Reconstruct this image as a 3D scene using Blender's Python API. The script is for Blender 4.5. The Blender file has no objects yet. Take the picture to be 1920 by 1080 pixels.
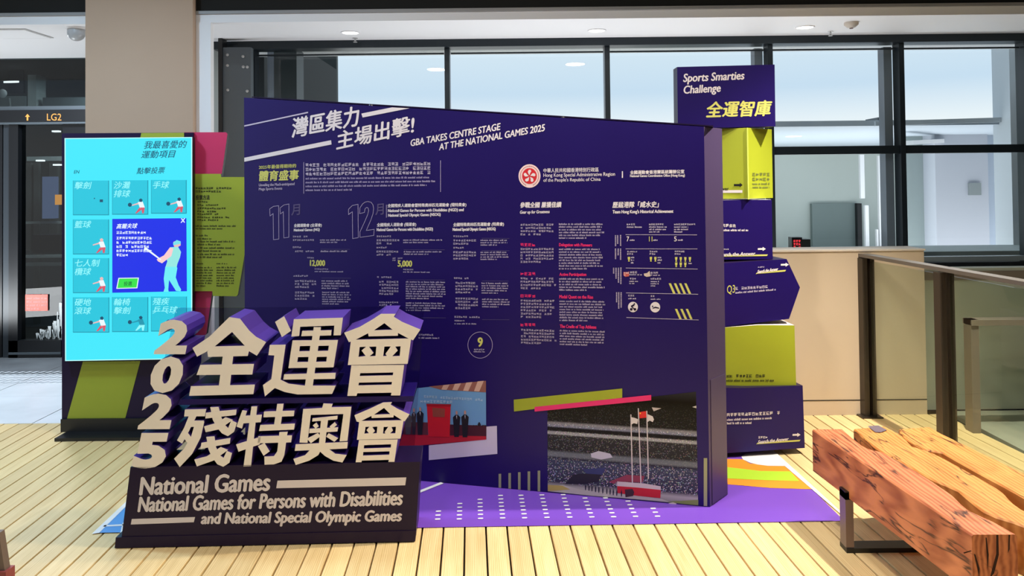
import bpy, math, random
from mathutils import Vector as V, Matrix, Euler
from mathutils.geometry import tessellate_polygon
random.seed(7)
SC = bpy.context.scene
C = SC.collection
# ------------------------------------------------------------------ camera
F = 1450.0; EYE = 1.6; PITCH = 0.02; ROLL = 0.0105
PPY = 345 - F*math.tan(PITCH)
fw = V((0, math.cos(PITCH), math.sin(PITCH)))
up0 = V((0, -math.sin(PITCH), math.cos(PITCH))); rt0 = V((1, 0, 0))
RT = rt0*math.cos(ROLL) - up0*math.sin(ROLL)
UP = up0*math.cos(ROLL) + rt0*math.sin(ROLL)
cd = bpy.data.cameras.new('camera'); cam = bpy.data.objects.new('camera', cd); C.objects.link(cam)
m = Matrix((RT, UP, -fw)).transposed().to_4x4(); m.translation = V((0, 0, EYE))
cam.matrix_world = m
cd.sensor_fit = 'HORIZONTAL'; cd.sensor_width = 36; cd.lens = 36*F/1920
cd.shift_y = -(540 - PPY)/1920
cd.clip_start = .05; cd.clip_end = 300
SC.camera = cam
# ------------------------------------------------------------------ sky
w = bpy.data.worlds.new('world'); SC.world = w; w.use_nodes = True
nt = w.node_tree; nt.nodes.clear()
o_ = nt.nodes.new('ShaderNodeOutputWorld'); bg = nt.nodes.new('ShaderNodeBackground')
tc = nt.nodes.new('ShaderNodeTexCoord'); sx = nt.nodes.new('ShaderNodeSeparateXYZ'); cr = nt.nodes.new('ShaderNodeValToRGB')
nt.links.new(tc.outputs['Generated'], sx.inputs[0]); nt.links.new(sx.outputs[2], cr.inputs[0])
nt.links.new(cr.outputs[0], bg.inputs[0]); nt.links.new(bg.outputs[0], o_.inputs[0])
e = cr.color_ramp.elements
e[0].position = 0.05; e[0].color = (.98, .99, 1, 1)
e[1].position = .20; e[1].color = (.74, .84, .93, 1)
k = e.new(.115); k.color = (.60, .74, .90, 1)
bg.inputs[1].default_value = 1.08
# ------------------------------------------------------------------ lights
def area(loc, size, power, col, rot=(0, 0, 0), sy=None, spread=None):
    l = bpy.data.lights.new('lamp', 'AREA'); l.energy = power; l.color = col
    l.shape = 'RECTANGLE' if sy else 'DISK'; l.size = size
    if sy: l.size_y = sy
    if spread: l.spread = spread
    o = bpy.data.objects.new('lamp', l); C.objects.link(o); o.location = loc; o.rotation_euler = rot
    return o
def spot(loc, tgt, power, col, ang=90, rad=.06):
    l = bpy.data.lights.new('lamp', 'SPOT'); l.energy = power; l.color = col; l.spot_size = math.radians(ang)
    l.spot_blend = .6; l.shadow_soft_size = rad
    o = bpy.data.objects.new('lamp', l); C.objects.link(o); o.location = loc
    o.rotation_euler = (V(tgt)-V(loc)).to_track_quat('-Z', 'Y').to_euler(); return o
WARM = (1, .89, .74); NEUT = (.94, .97, 1); COOL = (.80, .90, 1)
LH = 3.45
spot((2.45, 3.85, LH), (1.75, 3.35, 0), 780, WARM, 92, .035)
area((.3, 3.3, LH), .18, 56, WARM)
area((-1.3, 4.2, LH), .18, 20, NEUT)
area((-3.2, 3.9, LH), .3, 74, (.55, .78, 1))  # added cool light, tints the left deck as daylight and screen would
area((1.0, 1.6, LH), .3, 36, WARM)  # unseen front fill, added to brighten the foreground floor and letters
area((-1.2, 1.2, LH), .3, 30, NEUT)  # second added front fill, also out of view
spot((1.9, 2.4, LH), (1.8, 5.3, .25), 40, WARM, 60)
area((.6, 6.2, .35), 3.2, 62, (.97, .98, 1), rot=(math.pi, 0, 0), sy=.5)  # added uplight hidden behind the low wall, brightens the white soffit
area((-5.0, 6.6, .4), 1.4, 50, (.92, .97, 1), rot=(math.radians(165), 0, math.radians(-25)), sy=.8)  # added uplight out of view on the left, brightens the left soffit
area((5.0, 10.5, .3), 5, 190, (.96, .96, 1), rot=(math.pi, 0, 0), sy=4)  # added unseen light that lifts the lobby beyond the right-hand windows
area((-3.9, 6.4, 2.8), .3, 60, COOL)
SC.view_settings.view_transform = 'Standard'; SC.view_settings.look = 'None'
SC.view_settings.exposure = 0.0; SC.view_settings.gamma = 1; SC.view_settings.use_curve_mapping = False
# ------------------------------------------------------------------ helpers
def ray(x, y): return (fw*F + RT*(x-960) + UP*(PPY-y))
EYEP = V((0, 0, EYE))
def flo(x, y, z=0.0):
    d = ray(x, y); return EYEP + d*((z-EYE)/d.z)
def onY(x, y, Y):
    d = ray(x, y); return EYEP + d*(Y/d.y)
class Pl:
    def __init__(s, p, q=None, yaw=None):
        s.p = V(p)
        d = (V(q)-V(p)) if q is not None else V((math.cos(yaw), math.sin(yaw), 0))
        d.z = 0; d.normalize(); s.d = d
        s.n = V((-d.y, d.x, 0))          # points away from the camera
    def hit(s, x, y, lift=0.0):
        d = ray(x, y); p0 = s.p - s.n*lift
        t = (p0-EYEP).dot(s.n)/d.dot(s.n); return EYEP + d*t
class Hz:
    n = V((0, 0, -1))
    def __init__(s, z): s.z = z
    def hit(s, x, y, lift=0.0): return flo(x, y, s.z+lift)
def lin(c):
    return tuple(((v/255)/12.92 if v/255 <= .04045 else ((v/255+.055)/1.055)**2.4) for v in c) + (1,)
MC = {}
def mat(name, rgb, rough=.5, metal=0, noise=0, nscale=8, emit=0, bump=0, spec=None, coat=0):
    if name in MC: return MC[name]
    M = bpy.data.materials.new(name); M.use_nodes = True; t = M.node_tree; b = t.nodes['Principled BSDF']
    c = lin(rgb); b.inputs['Base Color'].default_value = c
    b.inputs['Roughness'].default_value = rough; b.inputs['Metallic'].default_value = metal
    if spec is not None: b.inputs['Specular IOR Level'].default_value = spec
    if coat: b.inputs['Coat Weight'].default_value = coat
    if emit:
        b.inputs['Emission Color'].default_value = c; b.inputs['Emission Strength'].default_value = emit
        b.inputs['Base Color'].default_value = (.01, .01, .01, 1)
    if noise or bump:
        tcn = t.nodes.new('ShaderNodeTexCoord'); n = t.nodes.new('ShaderNodeTexNoise')
        n.inputs['Scale'].default_value = nscale; n.inputs['Detail'].default_value = 6
        t.links.new(tcn.outputs['Object'], n.inputs['Vector'])
        if noise:
            r = t.nodes.new('ShaderNodeValToRGB'); t.links.new(n.outputs[0], r.inputs[0])
            r.color_ramp.elements[0].position = .3; r.color_ramp.elements[1].position = .7
            r.color_ramp.elements[0].color = tuple(v*(1-noise) for v in c[:3])+(1,)
            r.color_ramp.elements[1].color = tuple(min(1, v*(1+noise)) for v in c[:3])+(1,)
            t.links.new(r.outputs[0], b.inputs['Base Color'])
        if bump:
            bp = t.nodes.new('ShaderNodeBump'); bp.inputs['Strength'].default_value = bump; bp.inputs['Distance'].default_value = .01
            t.links.new(n.outputs[0], bp.inputs['Height']); t.links.new(bp.outputs[0], b.inputs['Normal'])
    MC[name] = M; return M
def glass(name, rgb, refl=.08, fr=1.5):
    if name in MC: return MC[name]
    M = bpy.data.materials.new(name); M.use_nodes = True; t = M.node_tree; t.nodes.clear()
    out = t.nodes.new('ShaderNodeOutputMaterial'); mx = t.nodes.new('ShaderNodeMixShader')
    tr = t.nodes.new('ShaderNodeBsdfTransparent'); gl = t.nodes.new('ShaderNodeBsdfGlossy'); lw = t.nodes.new('ShaderNodeFresnel')
    lw.inputs[0].default_value = fr
    tr.inputs[0].default_value = lin(rgb); gl.inputs['Roughness'].default_value = .01
    ge_ = t.nodes.new('ShaderNodeNewGeometry'); iv = t.nodes.new('ShaderNodeMath'); iv.operation = 'SUBTRACT'; iv.inputs[0].default_value = 1
    t.links.new(ge_.outputs['Backfacing'], iv.inputs[1]); ml_ = t.nodes.new('ShaderNodeMath'); ml_.operation = 'MULTIPLY'
    t.links.new(iv.outputs[0], ml_.inputs[0]); t.links.new(lw.outputs[0], ml_.inputs[1])
    t.links.new(ml_.outputs[0], mx.inputs[0]); t.links.new(tr.outputs[0], mx.inputs[1]); t.links.new(gl.outputs[0], mx.inputs[2])
    t.links.new(mx.outputs[0], out.inputs[0]); MC[name] = M; return M
OFF = {}
STUFF = ('fine_print', 'rule_line', 'dash_pattern', 'pink_heading', 'sideways_print', 'table_rule', 'popup_print', 'emblem_ring_text', 'photo_banner_text', 'mini_picture_detail', 'digits', 'print', 'icon_figure')
def thing(name, label, cat, loc=(0, 0, 0), group=None):
    o = bpy.data.objects.new(name, None); C.objects.link(o); o.location = loc; o.empty_display_size = .1
    OFF[o] = V(loc); o['label'] = label; o['category'] = cat
    if group: o['group'] = group
    return o
def tag(o, label=None, cat=None, group=None, kind=None):
    if label: o['label'] = label
    if cat: o['category'] = cat
    if group: o['group'] = group
    if kind: o['kind'] = kind
    return o
def structure(name, loc=(0, 0, 0)):
    o = bpy.data.objects.new(name, None); C.objects.link(o); o.location = loc; OFF[o] = V(loc); o['kind'] = 'structure'; return o
def link(name, verts, faces, mt, parent=None, label=None, mats=None, fm=None, smooth=False):
    if parent is None:
        mn = V((min(v[0] for v in verts), min(v[1] for v in verts), min(v[2] for v in verts)))
        mx = V((max(v[0] for v in verts), max(v[1] for v in verts), 0))
        off = V(((mn.x+mx.x)/2, (mn.y+mx.y)/2, mn.z))
    else: off = OFF[parent]
    me = bpy.data.meshes.new(name); me.from_pydata([V(v)-off for v in verts], [], faces)
    for q in (mats or [mt]): me.materials.append(q)
    if fm: me.polygons.foreach_set('material_index', fm)
    if smooth: me.polygons.foreach_set('use_smooth', [True]*len(me.polygons))
    me.validate(); me.update()
    o = bpy.data.objects.new(name, me); C.objects.link(o)
    if parent is None: o.location = off; OFF[o] = off
    else: o.parent = parent; OFF[o] = off
    if name in STUFF: o['kind'] = 'stuff'
    if label: o['label'] = label
    return o
class MB:
    def __init__(s): s.v = []; s.f = []; s.m = []
    def box(s, a, b, mi=0):
        i = len(s.v); x0, y0, z0 = a; x1, y1, z1 = b
        s.v += [(x0,y0,z0),(x1,y0,z0),(x1,y1,z0),(x0,y1,z0),(x0,y0,z1),(x1,y0,z1),(x1,y1,z1),(x0,y1,z1)]
        s.f += [(i,i+3,i+2,i+1),(i+4,i+5,i+6,i+7),(i,i+1,i+5,i+4),(i+1,i+2,i+6,i+5),(i+2,i+3,i+7,i+6),(i+3,i,i+4,i+7)]
        s.m += [mi]*6; return s
    def bar(s, p, q, w_, h_, mi=0, up=V((0,0,1))):
        p = V(p); q = V(q); d = (q-p).normalized(); a = d.cross(up)
        if a.length < 1e-4: a = d.cross(V((1,0,0)))
        a.normalize(); b = a.cross(d); i = len(s.v)
        for r in (p, q):
            for u, v_ in ((-1,-1),(1,-1),(1,1),(-1,1)): s.v.append(tuple(r + a*u*w_/2 + b*v_*h_/2))
        s.f += [(i,i+1,i+2,i+3),(i+7,i+6,i+5,i+4),(i,i+4,i+5,i+1),(i+1,i+5,i+6,i+2),(i+2,i+6,i+7,i+3),(i+3,i+7,i+4,i)]
        s.m += [mi]*6; return s
    def poly(s, pts, mi=0):
        i = len(s.v); s.v += [tuple(p) for p in pts]; s.f.append(tuple(range(i, i+len(pts)))); s.m.append(mi); return s
    def tess(s, loops, mi=0):
        for tri in tessellate_polygon([[V(p) for p in l] for l in loops]):
            fl = [p for l in loops for p in l]; s.poly([fl[k] for k in tri], mi)
        return s
    def prism(s, loops, ext, mf=0, ms=0):
        ext = V(ext); fl = [V(p) for l in loops for p in l]; i = len(s.v); n = len(fl)
        s.v += [tuple(p) for p in fl] + [tuple(p+ext) for p in fl]
        for tri in tessellate_polygon([[V(p) for p in l] for l in loops]):
            s.f.append(tuple(i+k for k in tri)); s.m.append(mf)
            s.f.append(tuple(i+n+k for k in reversed(tri))); s.m.append(ms)
        c = 0
        for l in loops:
            for k in range(len(l)):
                a = i+c+k; b = i+c+(k+1) % len(l); s.f.append((a, b, b+n, a+n)); s.m.append(ms)
            c += len(l)
        return s
    def disc(s, c, u, v_, ru, rv=None, n=32, mi=0, ext=None):
        rv = rv or ru; pts = [V(c)+V(u)*ru*math.cos(2*math.pi*k/n)+V(v_)*rv*math.sin(2*math.pi*k/n) for k in range(n)]
        if ext is None: s.poly(pts, mi)
        else: s.prism([pts], ext, mi, mi)
        return s
    def lathe(s, c, prof, n=24, mi=0, axis=V((0,0,1))):
        i = len(s.v); a = axis.orthogonal().normalized(); b = axis.cross(a)
        for r, h in prof:
            for k in range(n):
                t = 2*math.pi*k/n; s.v.append(tuple(V(c)+a*r*math.cos(t)+b*r*math.sin(t)+axis*h))
        for j in range(len(prof)-1):
            for k in range(n):
                s.f.append((i+j*n+k, i+j*n+(k+1)%n, i+(j+1)*n+(k+1)%n, i+(j+1)*n+k)); s.m.append(mi)
        return s
    def build(s, name, mt, parent=None, label=None, mats=None, smooth=False):
        return link(name, s.v, s.f, mt, parent, label, mats, s.m, smooth)
def pxpoly(pl, pts, lift=0.0): return [pl.hit(x, y, lift) for x, y in pts]
TXT = {}
def textmesh(s, bold, outline=0):
    k = (s, bold, outline)
    if k in TXT: return TXT[k]
    c = bpy.data.curves.new('t', 'FONT'); c.body = s; c.offset = bold; c.resolution_u = 3
    if outline: c.fill_mode = 'NONE'; c.bevel_depth = outline; c.bevel_resolution = 0
    o = bpy.data.objects.new('t', c); C.objects.link(o)
    me = bpy.data.meshes.new_from_object(o.evaluated_get(bpy.context.evaluated_depsgraph_get()))
    vs = [v.co.copy() for v in me.vertices]; fs = [tuple(p.vertices) for p in me.polygons]
    bpy.data.objects.remove(o); bpy.data.curves.remove(c); bpy.data.meshes.remove(me)
    TXT[k] = (vs, fs); return TXT[k]
def text_into(mb, pl, s, P0, P1, P2, bold=.012, lift=.0012, outline=0, mi=0, ext=None, mside=0):
    vs, fs = textmesh(s, bold, outline)
    x0 = min(v.x for v in vs); x1 = max(v.x for v in vs); y0 = min(v.y for v in vs); y1 = max(v.y for v in vs)
    A = pl.hit(*P0, lift); U = pl.hit(*P1, lift)-A; W = pl.hit(*P2, lift)-A
    i = len(mb.v)
    pts = [A+U*((v.x-x0)/(x1-x0))+W*((v.y-y0)/(y1-y0)) for v in vs]
    if ext is None:
        mb.v += [tuple(p) for p in pts]; mb.f += [tuple(i+k for k in f) for f in fs]; mb.m += [mi]*len(fs); return
    n = len(pts); ext = V(ext); mb.v += [tuple(p) for p in pts]+[tuple(p+ext) for p in pts]
    from collections import Counter
    ec = {}
    for f in fs:
        mb.f.append(tuple(i+k for k in f)); mb.m.append(mi); mb.f.append(tuple(i+n+k for k in reversed(f))); mb.m.append(mside)
        for a, b in zip(f, f[1:]+f[:1]): ec[(a, b)] = 1
    # boundary edges (weld by position)
    key = {}; rep = {}
    for q, v in enumerate(vs): rep[q] = key.setdefault((round(v.x, 4), round(v.y, 4)), q)
    E_ = {}
    for (a, b) in ec: E_[(rep[a], rep[b])] = (a, b)
    for (a, b), (p, q) in E_.items():
        if (b, a) not in E_ and a != b: mb.f.append((i+p, i+q, i+n+q, i+n+p)); mb.m.append(mside)
def text(parent, pl, s, P0, P1, P2, mt, bold=.012, name='lettering', lift=.0012, outline=0, label=None):
    mb = MB()
    if not outline:
        hgt = abs(P2[1]-P0[1]); d = bold*hgt*(1.15 if any(ord(ch) > 0x3000 for ch in s) else 1.7)
        for q, (dx, dy) in enumerate(((-d, 0), (d, 0), (0, -d*.7), (0, d*.7))):
            text_into(mb, pl, s, (P0[0]+dx, P0[1]+dy), (P1[0]+dx, P1[1]+dy), (P2[0]+dx, P2[1]+dy), 0, lift+.00003*q, 0)
    else: text_into(mb, pl, s, P0, P1, P2, bold, lift, outline)
    return mb.build(name, mt, parent, label)
def filler(mb, pl, x0, x1, y, n, pitch, cjk=False, slope=0.0, last=.6, h=None, lift=.0012, rnd=random):
    """rows of fine print too small to read in the photograph"""
    for r in range(n):
        yy = y + r*pitch; h_ = h or pitch*.62; xe = x0+(x1-x0)*(last if r == n-1 and n > 1 else rnd.uniform(.9, 1))
        x = x0
        while x < xe:
            if cjk:
                w_ = pitch*.72 if h is None else h*1.0
                if rnd.random() > .07:
                    st_ = rnd.sample([(0, .0, .85, .17), (0, .27, .85, .43), (.05, .54, .8, .7), (0, .83, .9, 1), (.1, .42, .8, .56)], 3)+rnd.sample([(.36, 0, .52, 1), (0, .1, .15, .95), (.7, .1, .85, 1), (.2, .4, .35, .9)], 2)
                    for a, b, c, d in st_:
                        q = [(x+a*w_, yy+b*h_), (x+c*w_, yy+b*h_), (x+c*w_, yy+d*h_), (x+a*w_, yy+d*h_)]
                        mb.poly([pl.hit(u, v_+slope*(u-x0), lift) for u, v_ in q])
                x += w_*1.12
            else:
                k_ = rnd.randint(2, 9)
                for _ in range(k_):
                    if x > xe: break
                    t = rnd.choice((0, .25, .25, .3)); ww = rnd.choice((.7, 1.1, 1.3))
                    q = [(x, yy+h_*t), (x+ww, yy+h_*t), (x+ww, yy+h_), (x, yy+h_)]
                    mb.poly([pl.hit(u, v_+slope*(u-x0), lift) for u, v_ in q]); x += ww+.55
                x += 1.6
    return mb
# ------------------------------------------------------------------ materials
NAVY = mat('navy_print', (27, 11, 92), .38, noise=.06, nscale=2, spec=.3)
NAVYD = mat('dark_navy_board', (30, 18, 54), .38, spec=.25)
SIDE = mat('aubergine_side', (70, 58, 92), .35, spec=.3)
WHITE = mat('white_print', (226, 220, 228), .5)
LILAC = mat('lilac_print', (196, 188, 214), .5)
FINE = mat('fine_print', (176, 166, 196), .6)
DIMOUT = mat('dim_outline', (168, 158, 198), .5)
DIMMER = mat('dim_print', (84, 74, 122), .6)
CREAM = mat('cream_letter_face', (250, 243, 234), .5, noise=.03, nscale=5)
PURP = mat('purple_letter_side', (88, 62, 158), .35, spec=.3)
LIME = mat('lime_print', (160, 172, 40), .5, noise=.04, nscale=3)
LIMED = mat('olive_lime_board', (150, 164, 48), .5)
PINK = mat('pink_print', (232, 40, 116), .5)
CRIM = mat('crimson_board', (190, 44, 92), .5)
YEL = mat('yellow_print', (206, 206, 110), .5)
BLACK = mat('black_metal', (20, 22, 26), .4)
FRAME = mat('dark_window_frame', (40, 48, 54), .35, metal=.4)
STEEL = mat('grey_steel_plate', (84, 92, 98), .5)
BOLT = mat('bolt_metal', (190, 190, 190), .3, metal=.7)
WPAINT = mat('white_paint', (236, 236, 238), .6)
BEIGE = mat('beige_column_paint', (190, 162, 138), .7, noise=.03, nscale=1.5)
WALLB = mat('beige_wall_paint', (198, 182, 160), .75, noise=.03, nscale=1.2)
GAPD = mat('dark_gap', (30, 26, 22), .9)
PANE = glass('window_glass', (250, 253, 252))
RGLASS = glass('railing_glass', (236, 242, 236), fr=1.35)
ACRY = glass('clear_acrylic', (232, 232, 240), fr=1.35)
DARKGL = glass('tinted_glass', (196, 204, 206), fr=1.45)
def wood(name, c1, c2, crack=None, scale=(14, 1.1, 14), rough=.5, axis_rnd=True, dist=2.2):
    M = bpy.data.materials.new(name); M.use_nodes = True; t = M.node_tree; b = t.nodes['Principled BSDF']
    tcn = t.nodes.new('ShaderNodeTexCoord'); mp = t.nodes.new('ShaderNodeMapping'); oi = t.nodes.new('ShaderNodeObjectInfo')
    mp.inputs['Scale'].default_value = scale
    ad = t.nodes.new('ShaderNodeVectorMath'); ad.operation = 'ADD'
    mu = t.nodes.new('ShaderNodeMath'); mu.operation = 'MULTIPLY'; mu.inputs[1].default_value = 37
    t.links.new(oi.outputs['Random'], mu.inputs[0]); cx = t.nodes.new('ShaderNodeCombineXYZ')
    for q in range(3): t.links.new(mu.outputs[0], cx.inputs[q])
    t.links.new(tcn.outputs['Object'], ad.inputs[0]); t.links.new(cx.outputs[0], ad.inputs[1]); t.links.new(ad.outputs[0], mp.inputs[0])
    n = t.nodes.new('ShaderNodeTexNoise'); n.inputs['Scale'].default_value = 1; n.inputs['Detail'].default_value = 8; n.inputs['Distortion'].default_value = dist
    t.links.new(mp.outputs[0], n.inputs[0])
    wv = t.nodes.new('ShaderNodeTexWave'); wv.inputs['Scale'].default_value = 2.2; wv.inputs['Distortion'].default_value = 9; wv.inputs['Detail'].default_value = 2; wv.inputs['Detail Scale'].default_value = .6
    t.links.new(mp.outputs[0], wv.inputs[0])
    mx = t.nodes.new('ShaderNodeMath'); mx.operation = 'MULTIPLY_ADD'; mx.inputs[1].default_value = .35; t.links.new(wv.outputs[1], mx.inputs[0])
    hf = t.nodes.new('ShaderNodeMath'); hf.operation = 'MULTIPLY'; hf.inputs[1].default_value = .75; t.links.new(n.outputs[0], hf.inputs[0]); t.links.new(hf.outputs[0], mx.inputs[2])
    r = t.nodes.new('ShaderNodeValToRGB'); r.color_ramp.elements[0].position = .25; r.color_ramp.elements[1].position = .75
    r.color_ramp.elements[0].color = lin(c1); r.color_ramp.elements[1].color = lin(c2); t.links.new(mx.outputs[0], r.inputs[0])
    hs = t.nodes.new('ShaderNodeHueSaturation'); vr = t.nodes.new('ShaderNodeMapRange'); vr.inputs[3].default_value = .88; vr.inputs[4].default_value = 1.1
    t.links.new(oi.outputs['Random'], vr.inputs[0]); t.links.new(vr.outputs[0], hs.inputs['Value']); t.links.new(r.outputs[0], hs.inputs['Color'])
    last = hs.outputs[0]
    if crack:
        mp2 = t.nodes.new('ShaderNodeMapping'); mp2.inputs['Scale'].default_value = crack; t.links.new(ad.outputs[0], mp2.inputs[0])
        n2 = t.nodes.new('ShaderNodeTexNoise'); n2.inputs['Scale'].default_value = 1; n2.inputs['Detail'].default_value = 4; n2.inputs['Distortion'].default_value = .5; t.links.new(mp2.outputs[0], n2.inputs[0])
        r2 = t.nodes.new('ShaderNodeValToRGB'); t.links.new(n2.outputs[0], r2.inputs[0])
        for el in list(r2.color_ramp.elements)[1:]: r2.color_ramp.elements.remove(el)
        r2.color_ramp.elements[0].position = .482; r2.color_ramp.elements[0].color = (1, 1, 1, 1)
        a = r2.color_ramp.elements.new(.5); a.color = (.06, .03, .02, 1); a = r2.color_ramp.elements.new(.518); a.color = (1, 1, 1, 1)
        # cracks only where a second, slower noise allows them
        n3 = t.nodes.new('ShaderNodeTexNoise'); n3.inputs['Scale'].default_value = 5; t.links.new(ad.outputs[0], n3.inputs[0])
        r3 = t.nodes.new('ShaderNodeValToRGB'); r3.color_ramp.elements[0].position = .42; r3.color_ramp.elements[1].position = .47; t.links.new(n3.outputs[0], r3.inputs[0])
        ml = t.nodes.new('ShaderNodeMix'); ml.data_type = 'RGBA'; ml.blend_type = 'MULTIPLY'
        t.links.new(r3.outputs[0], ml.inputs[0]); t.links.new(last, ml.inputs[6]); t.links.new(r2.outputs[0], ml.inputs[7]); last = ml.outputs[2]
    t.links.new(last, b.inputs['Base Color']); b.inputs['Roughness'].default_value = rough
    bp = t.nodes.new('ShaderNodeBump'); bp.inputs['Strength'].default_value = .25; bp.inputs['Distance'].default_value = .004
    t.links.new(mx.outputs[0], bp.inputs['Height']); t.links.new(bp.outputs[0], b.inputs['Normal'])
    return M
DECK = wood('deck_wood', (212, 182, 126), (240, 214, 162), scale=(18, 1.2, 18), rough=.42)
BENCHR = wood('red_timber', (138, 66, 36), (200, 124, 82), crack=(11, 1.1, 11), scale=(7, 1.5, 7), rough=.5)
BENCHY = wood('yellow_timber', (172, 104, 46), (216, 152, 84), crack=(12, 1.3, 12), scale=(8, 1.8, 8), rough=.45)

# ================================================================== SETTING
YAW = math.atan(78/F)
PD = V((-math.sin(YAW), math.cos(YAW), 0)); PX = V((math.cos(YAW), math.sin(YAW), 0))   # along / across the planks
DE = 5.31
mb = MB().box((-7, -3.2, -.2), (7, 9.2, -.032))
floor = mb.build('floor', GAPD); floor['kind'] = 'structure'
pm = bpy.data.meshes.new('plank')
PW = .0984; gap = .008; L = 7.2
q = MB(); hw = (PW-gap)/2; b_ = .0018
# plank with eased edges, far end at local y=0
prof = [(-hw, -.03), (hw, -.03), (hw, -b_), (hw-b_, 0), (-hw+b_, 0), (-hw, -b_)]
q.prism([[V((x, 0, z)) for x, z in prof]], (0, -L, 0))
pm.from_pydata(q.v, [], q.f); pm.materials.append(DECK); pm.update()
ref = flo(869.8, 1080)
r0 = ref.dot(PX)
for i in range(-38, 38):
    c = r0 + (i+.5)*PW
    # end of plank at world Y = DE
    t_ = (DE - (PX*c).y)/PD.y
    p = PX*c + PD*t_
    if not -3.75 < p.x < 2.95: continue
    o = bpy.data.objects.new('plank', pm); C.objects.link(o); o.parent = floor
    o.location = V((p.x, p.y, 0)) - OFF[floor]; o.rotation_euler = (0, 0, YAW)
TILE = mat('grey_stone_tile', (232, 236, 240), .35, noise=.08, nscale=3)
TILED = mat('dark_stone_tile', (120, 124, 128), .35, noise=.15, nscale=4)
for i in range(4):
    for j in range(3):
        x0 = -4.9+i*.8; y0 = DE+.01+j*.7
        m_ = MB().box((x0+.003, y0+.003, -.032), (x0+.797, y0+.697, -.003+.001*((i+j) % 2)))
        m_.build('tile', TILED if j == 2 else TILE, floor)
m_ = MB()
for k in range(46):
    x = -4.6+k*.062
    for r in range(5):
        yy = 6.42+r*.085
        m_.poly([V((x+r*.02, yy, .0015)), V((x+.03+r*.02, yy, .0015)), V((x+.055+r*.02, yy+.055, .0015)), V((x+.025+r*.02, yy+.055, .0015))])
o = m_.build('tactile_strip', mat('white_tactile', (240, 244, 248), .4), floor, 'white slanted tactile bars across the grey tiles'); o['kind'] = 'stuff'

MB().box((3.0, -3.1, -.032), (6.9, DE+.08, -.004)).build('landing', mat('grey_green_landing', (168, 172, 158), .35, noise=.05), floor)
# ceiling (dark) and white soffit
CZ = 2.93; SZ = 2.862; FY = 5.93; WY = 6.8
ceil = MB().box((-7, -3.2, 3.6), (7, FY+.1, 3.7)).build('ceiling', mat('black_ceiling', (24, 24, 22), .9)); ceil['kind'] = 'structure'
t = MB().box((-7, FY-.012, CZ+.012), (7, FY+.05, 3.6)).build('trim_9', mat('black_ceiling', (24, 24, 22), .9)); t['kind'] = 'structure'
s = MB().box((-7, FY, SZ), (7, 7.5, CZ+.012)); sof = s.build('ceiling', WPAINT); sof['kind'] = 'structure'
t = MB().box((-7, FY-.02, SZ), (7, FY, CZ+.02)).build('trim_1', WPAINT); t['kind'] = 'structure'
t = MB().box((-7, FY-.035, CZ-.004), (7, FY-.02, CZ+.02)).build('trim_2', mat('grey_trim', (150, 150, 150), .5)); t['kind'] = 'structure'
# room shell around / behind the camera
SH = mat('shell_paint', (96, 92, 88), .8)
o = MB().box((-7, -3.3, 0), (7, -3.2, 3.7)).build('wall_back', SH); o['kind'] = 'structure'
o = MB().box((7, -3.2, -.2), (7.1, 9.2, 3.7)).build('wall_right', SH); o['kind'] = 'structure'
o = MB().box((-7.1, 4.6, -.2), (-7, 9.2, 3.7)).build('wall_left', SH); o['kind'] = 'structure'

# beige column and white jamb
cl = onY(160, 300, 5.84); cr_ = onY(362, 300, 5.84)
col = MB().box((cl.x, 5.84, 0), (cr_.x, 5.9, 3.6)).build('column', BEIGE)
tag(col, 'wide beige square column rising behind the touchscreen kiosk', 'column')
jx0 = onY(362, 100, 5.93).x; jx1 = onY(398, 100, 5.93).x
o = MB().box((jx0, 5.9, 0), (jx1, 5.96, SZ)).build('trim_3', WPAINT); o['kind'] = 'structure'
gx1 = onY(413, 200, WY).x
o = MB().box((onY(330, 200, WY).x, WY, 0), (gx1, WY+.06, SZ)).build('trim_4', mat('grey_green_panel', (150, 158, 156), .5)); o['kind'] = 'structure'
# steel flange plate with bolts
fp = Pl((0, 6.55, 0), yaw=0)
st = thing('steel_plate', 'dark grey bolted steel plate standing left of the windows', 'steel plate', fp.hit(440, 760))
a = fp.hit(418, 89); b = fp.hit(470, 89)
MB().box((a.x, 6.55, 0), (b.x, 6.62, a.z)).build('plate', STEEL, st)
MB().box((onY(411, 200, 6.55).x, 6.53, 0), (a.x, 6.64, SZ)).build('edge_strip', BLACK, st)
for x, y in ((427, 103), (456, 106), (427, 123), (456.5, 125.5), (464, 126), (427.5, 169), (464, 171)):
    MB().lathe(fp.hit(x, y), [(.012, -.004), (.012, .01), (.008, .014), (0, .014)], 12, axis=V((0, -1, 0))).build('bolt', BOLT, st)

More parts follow.
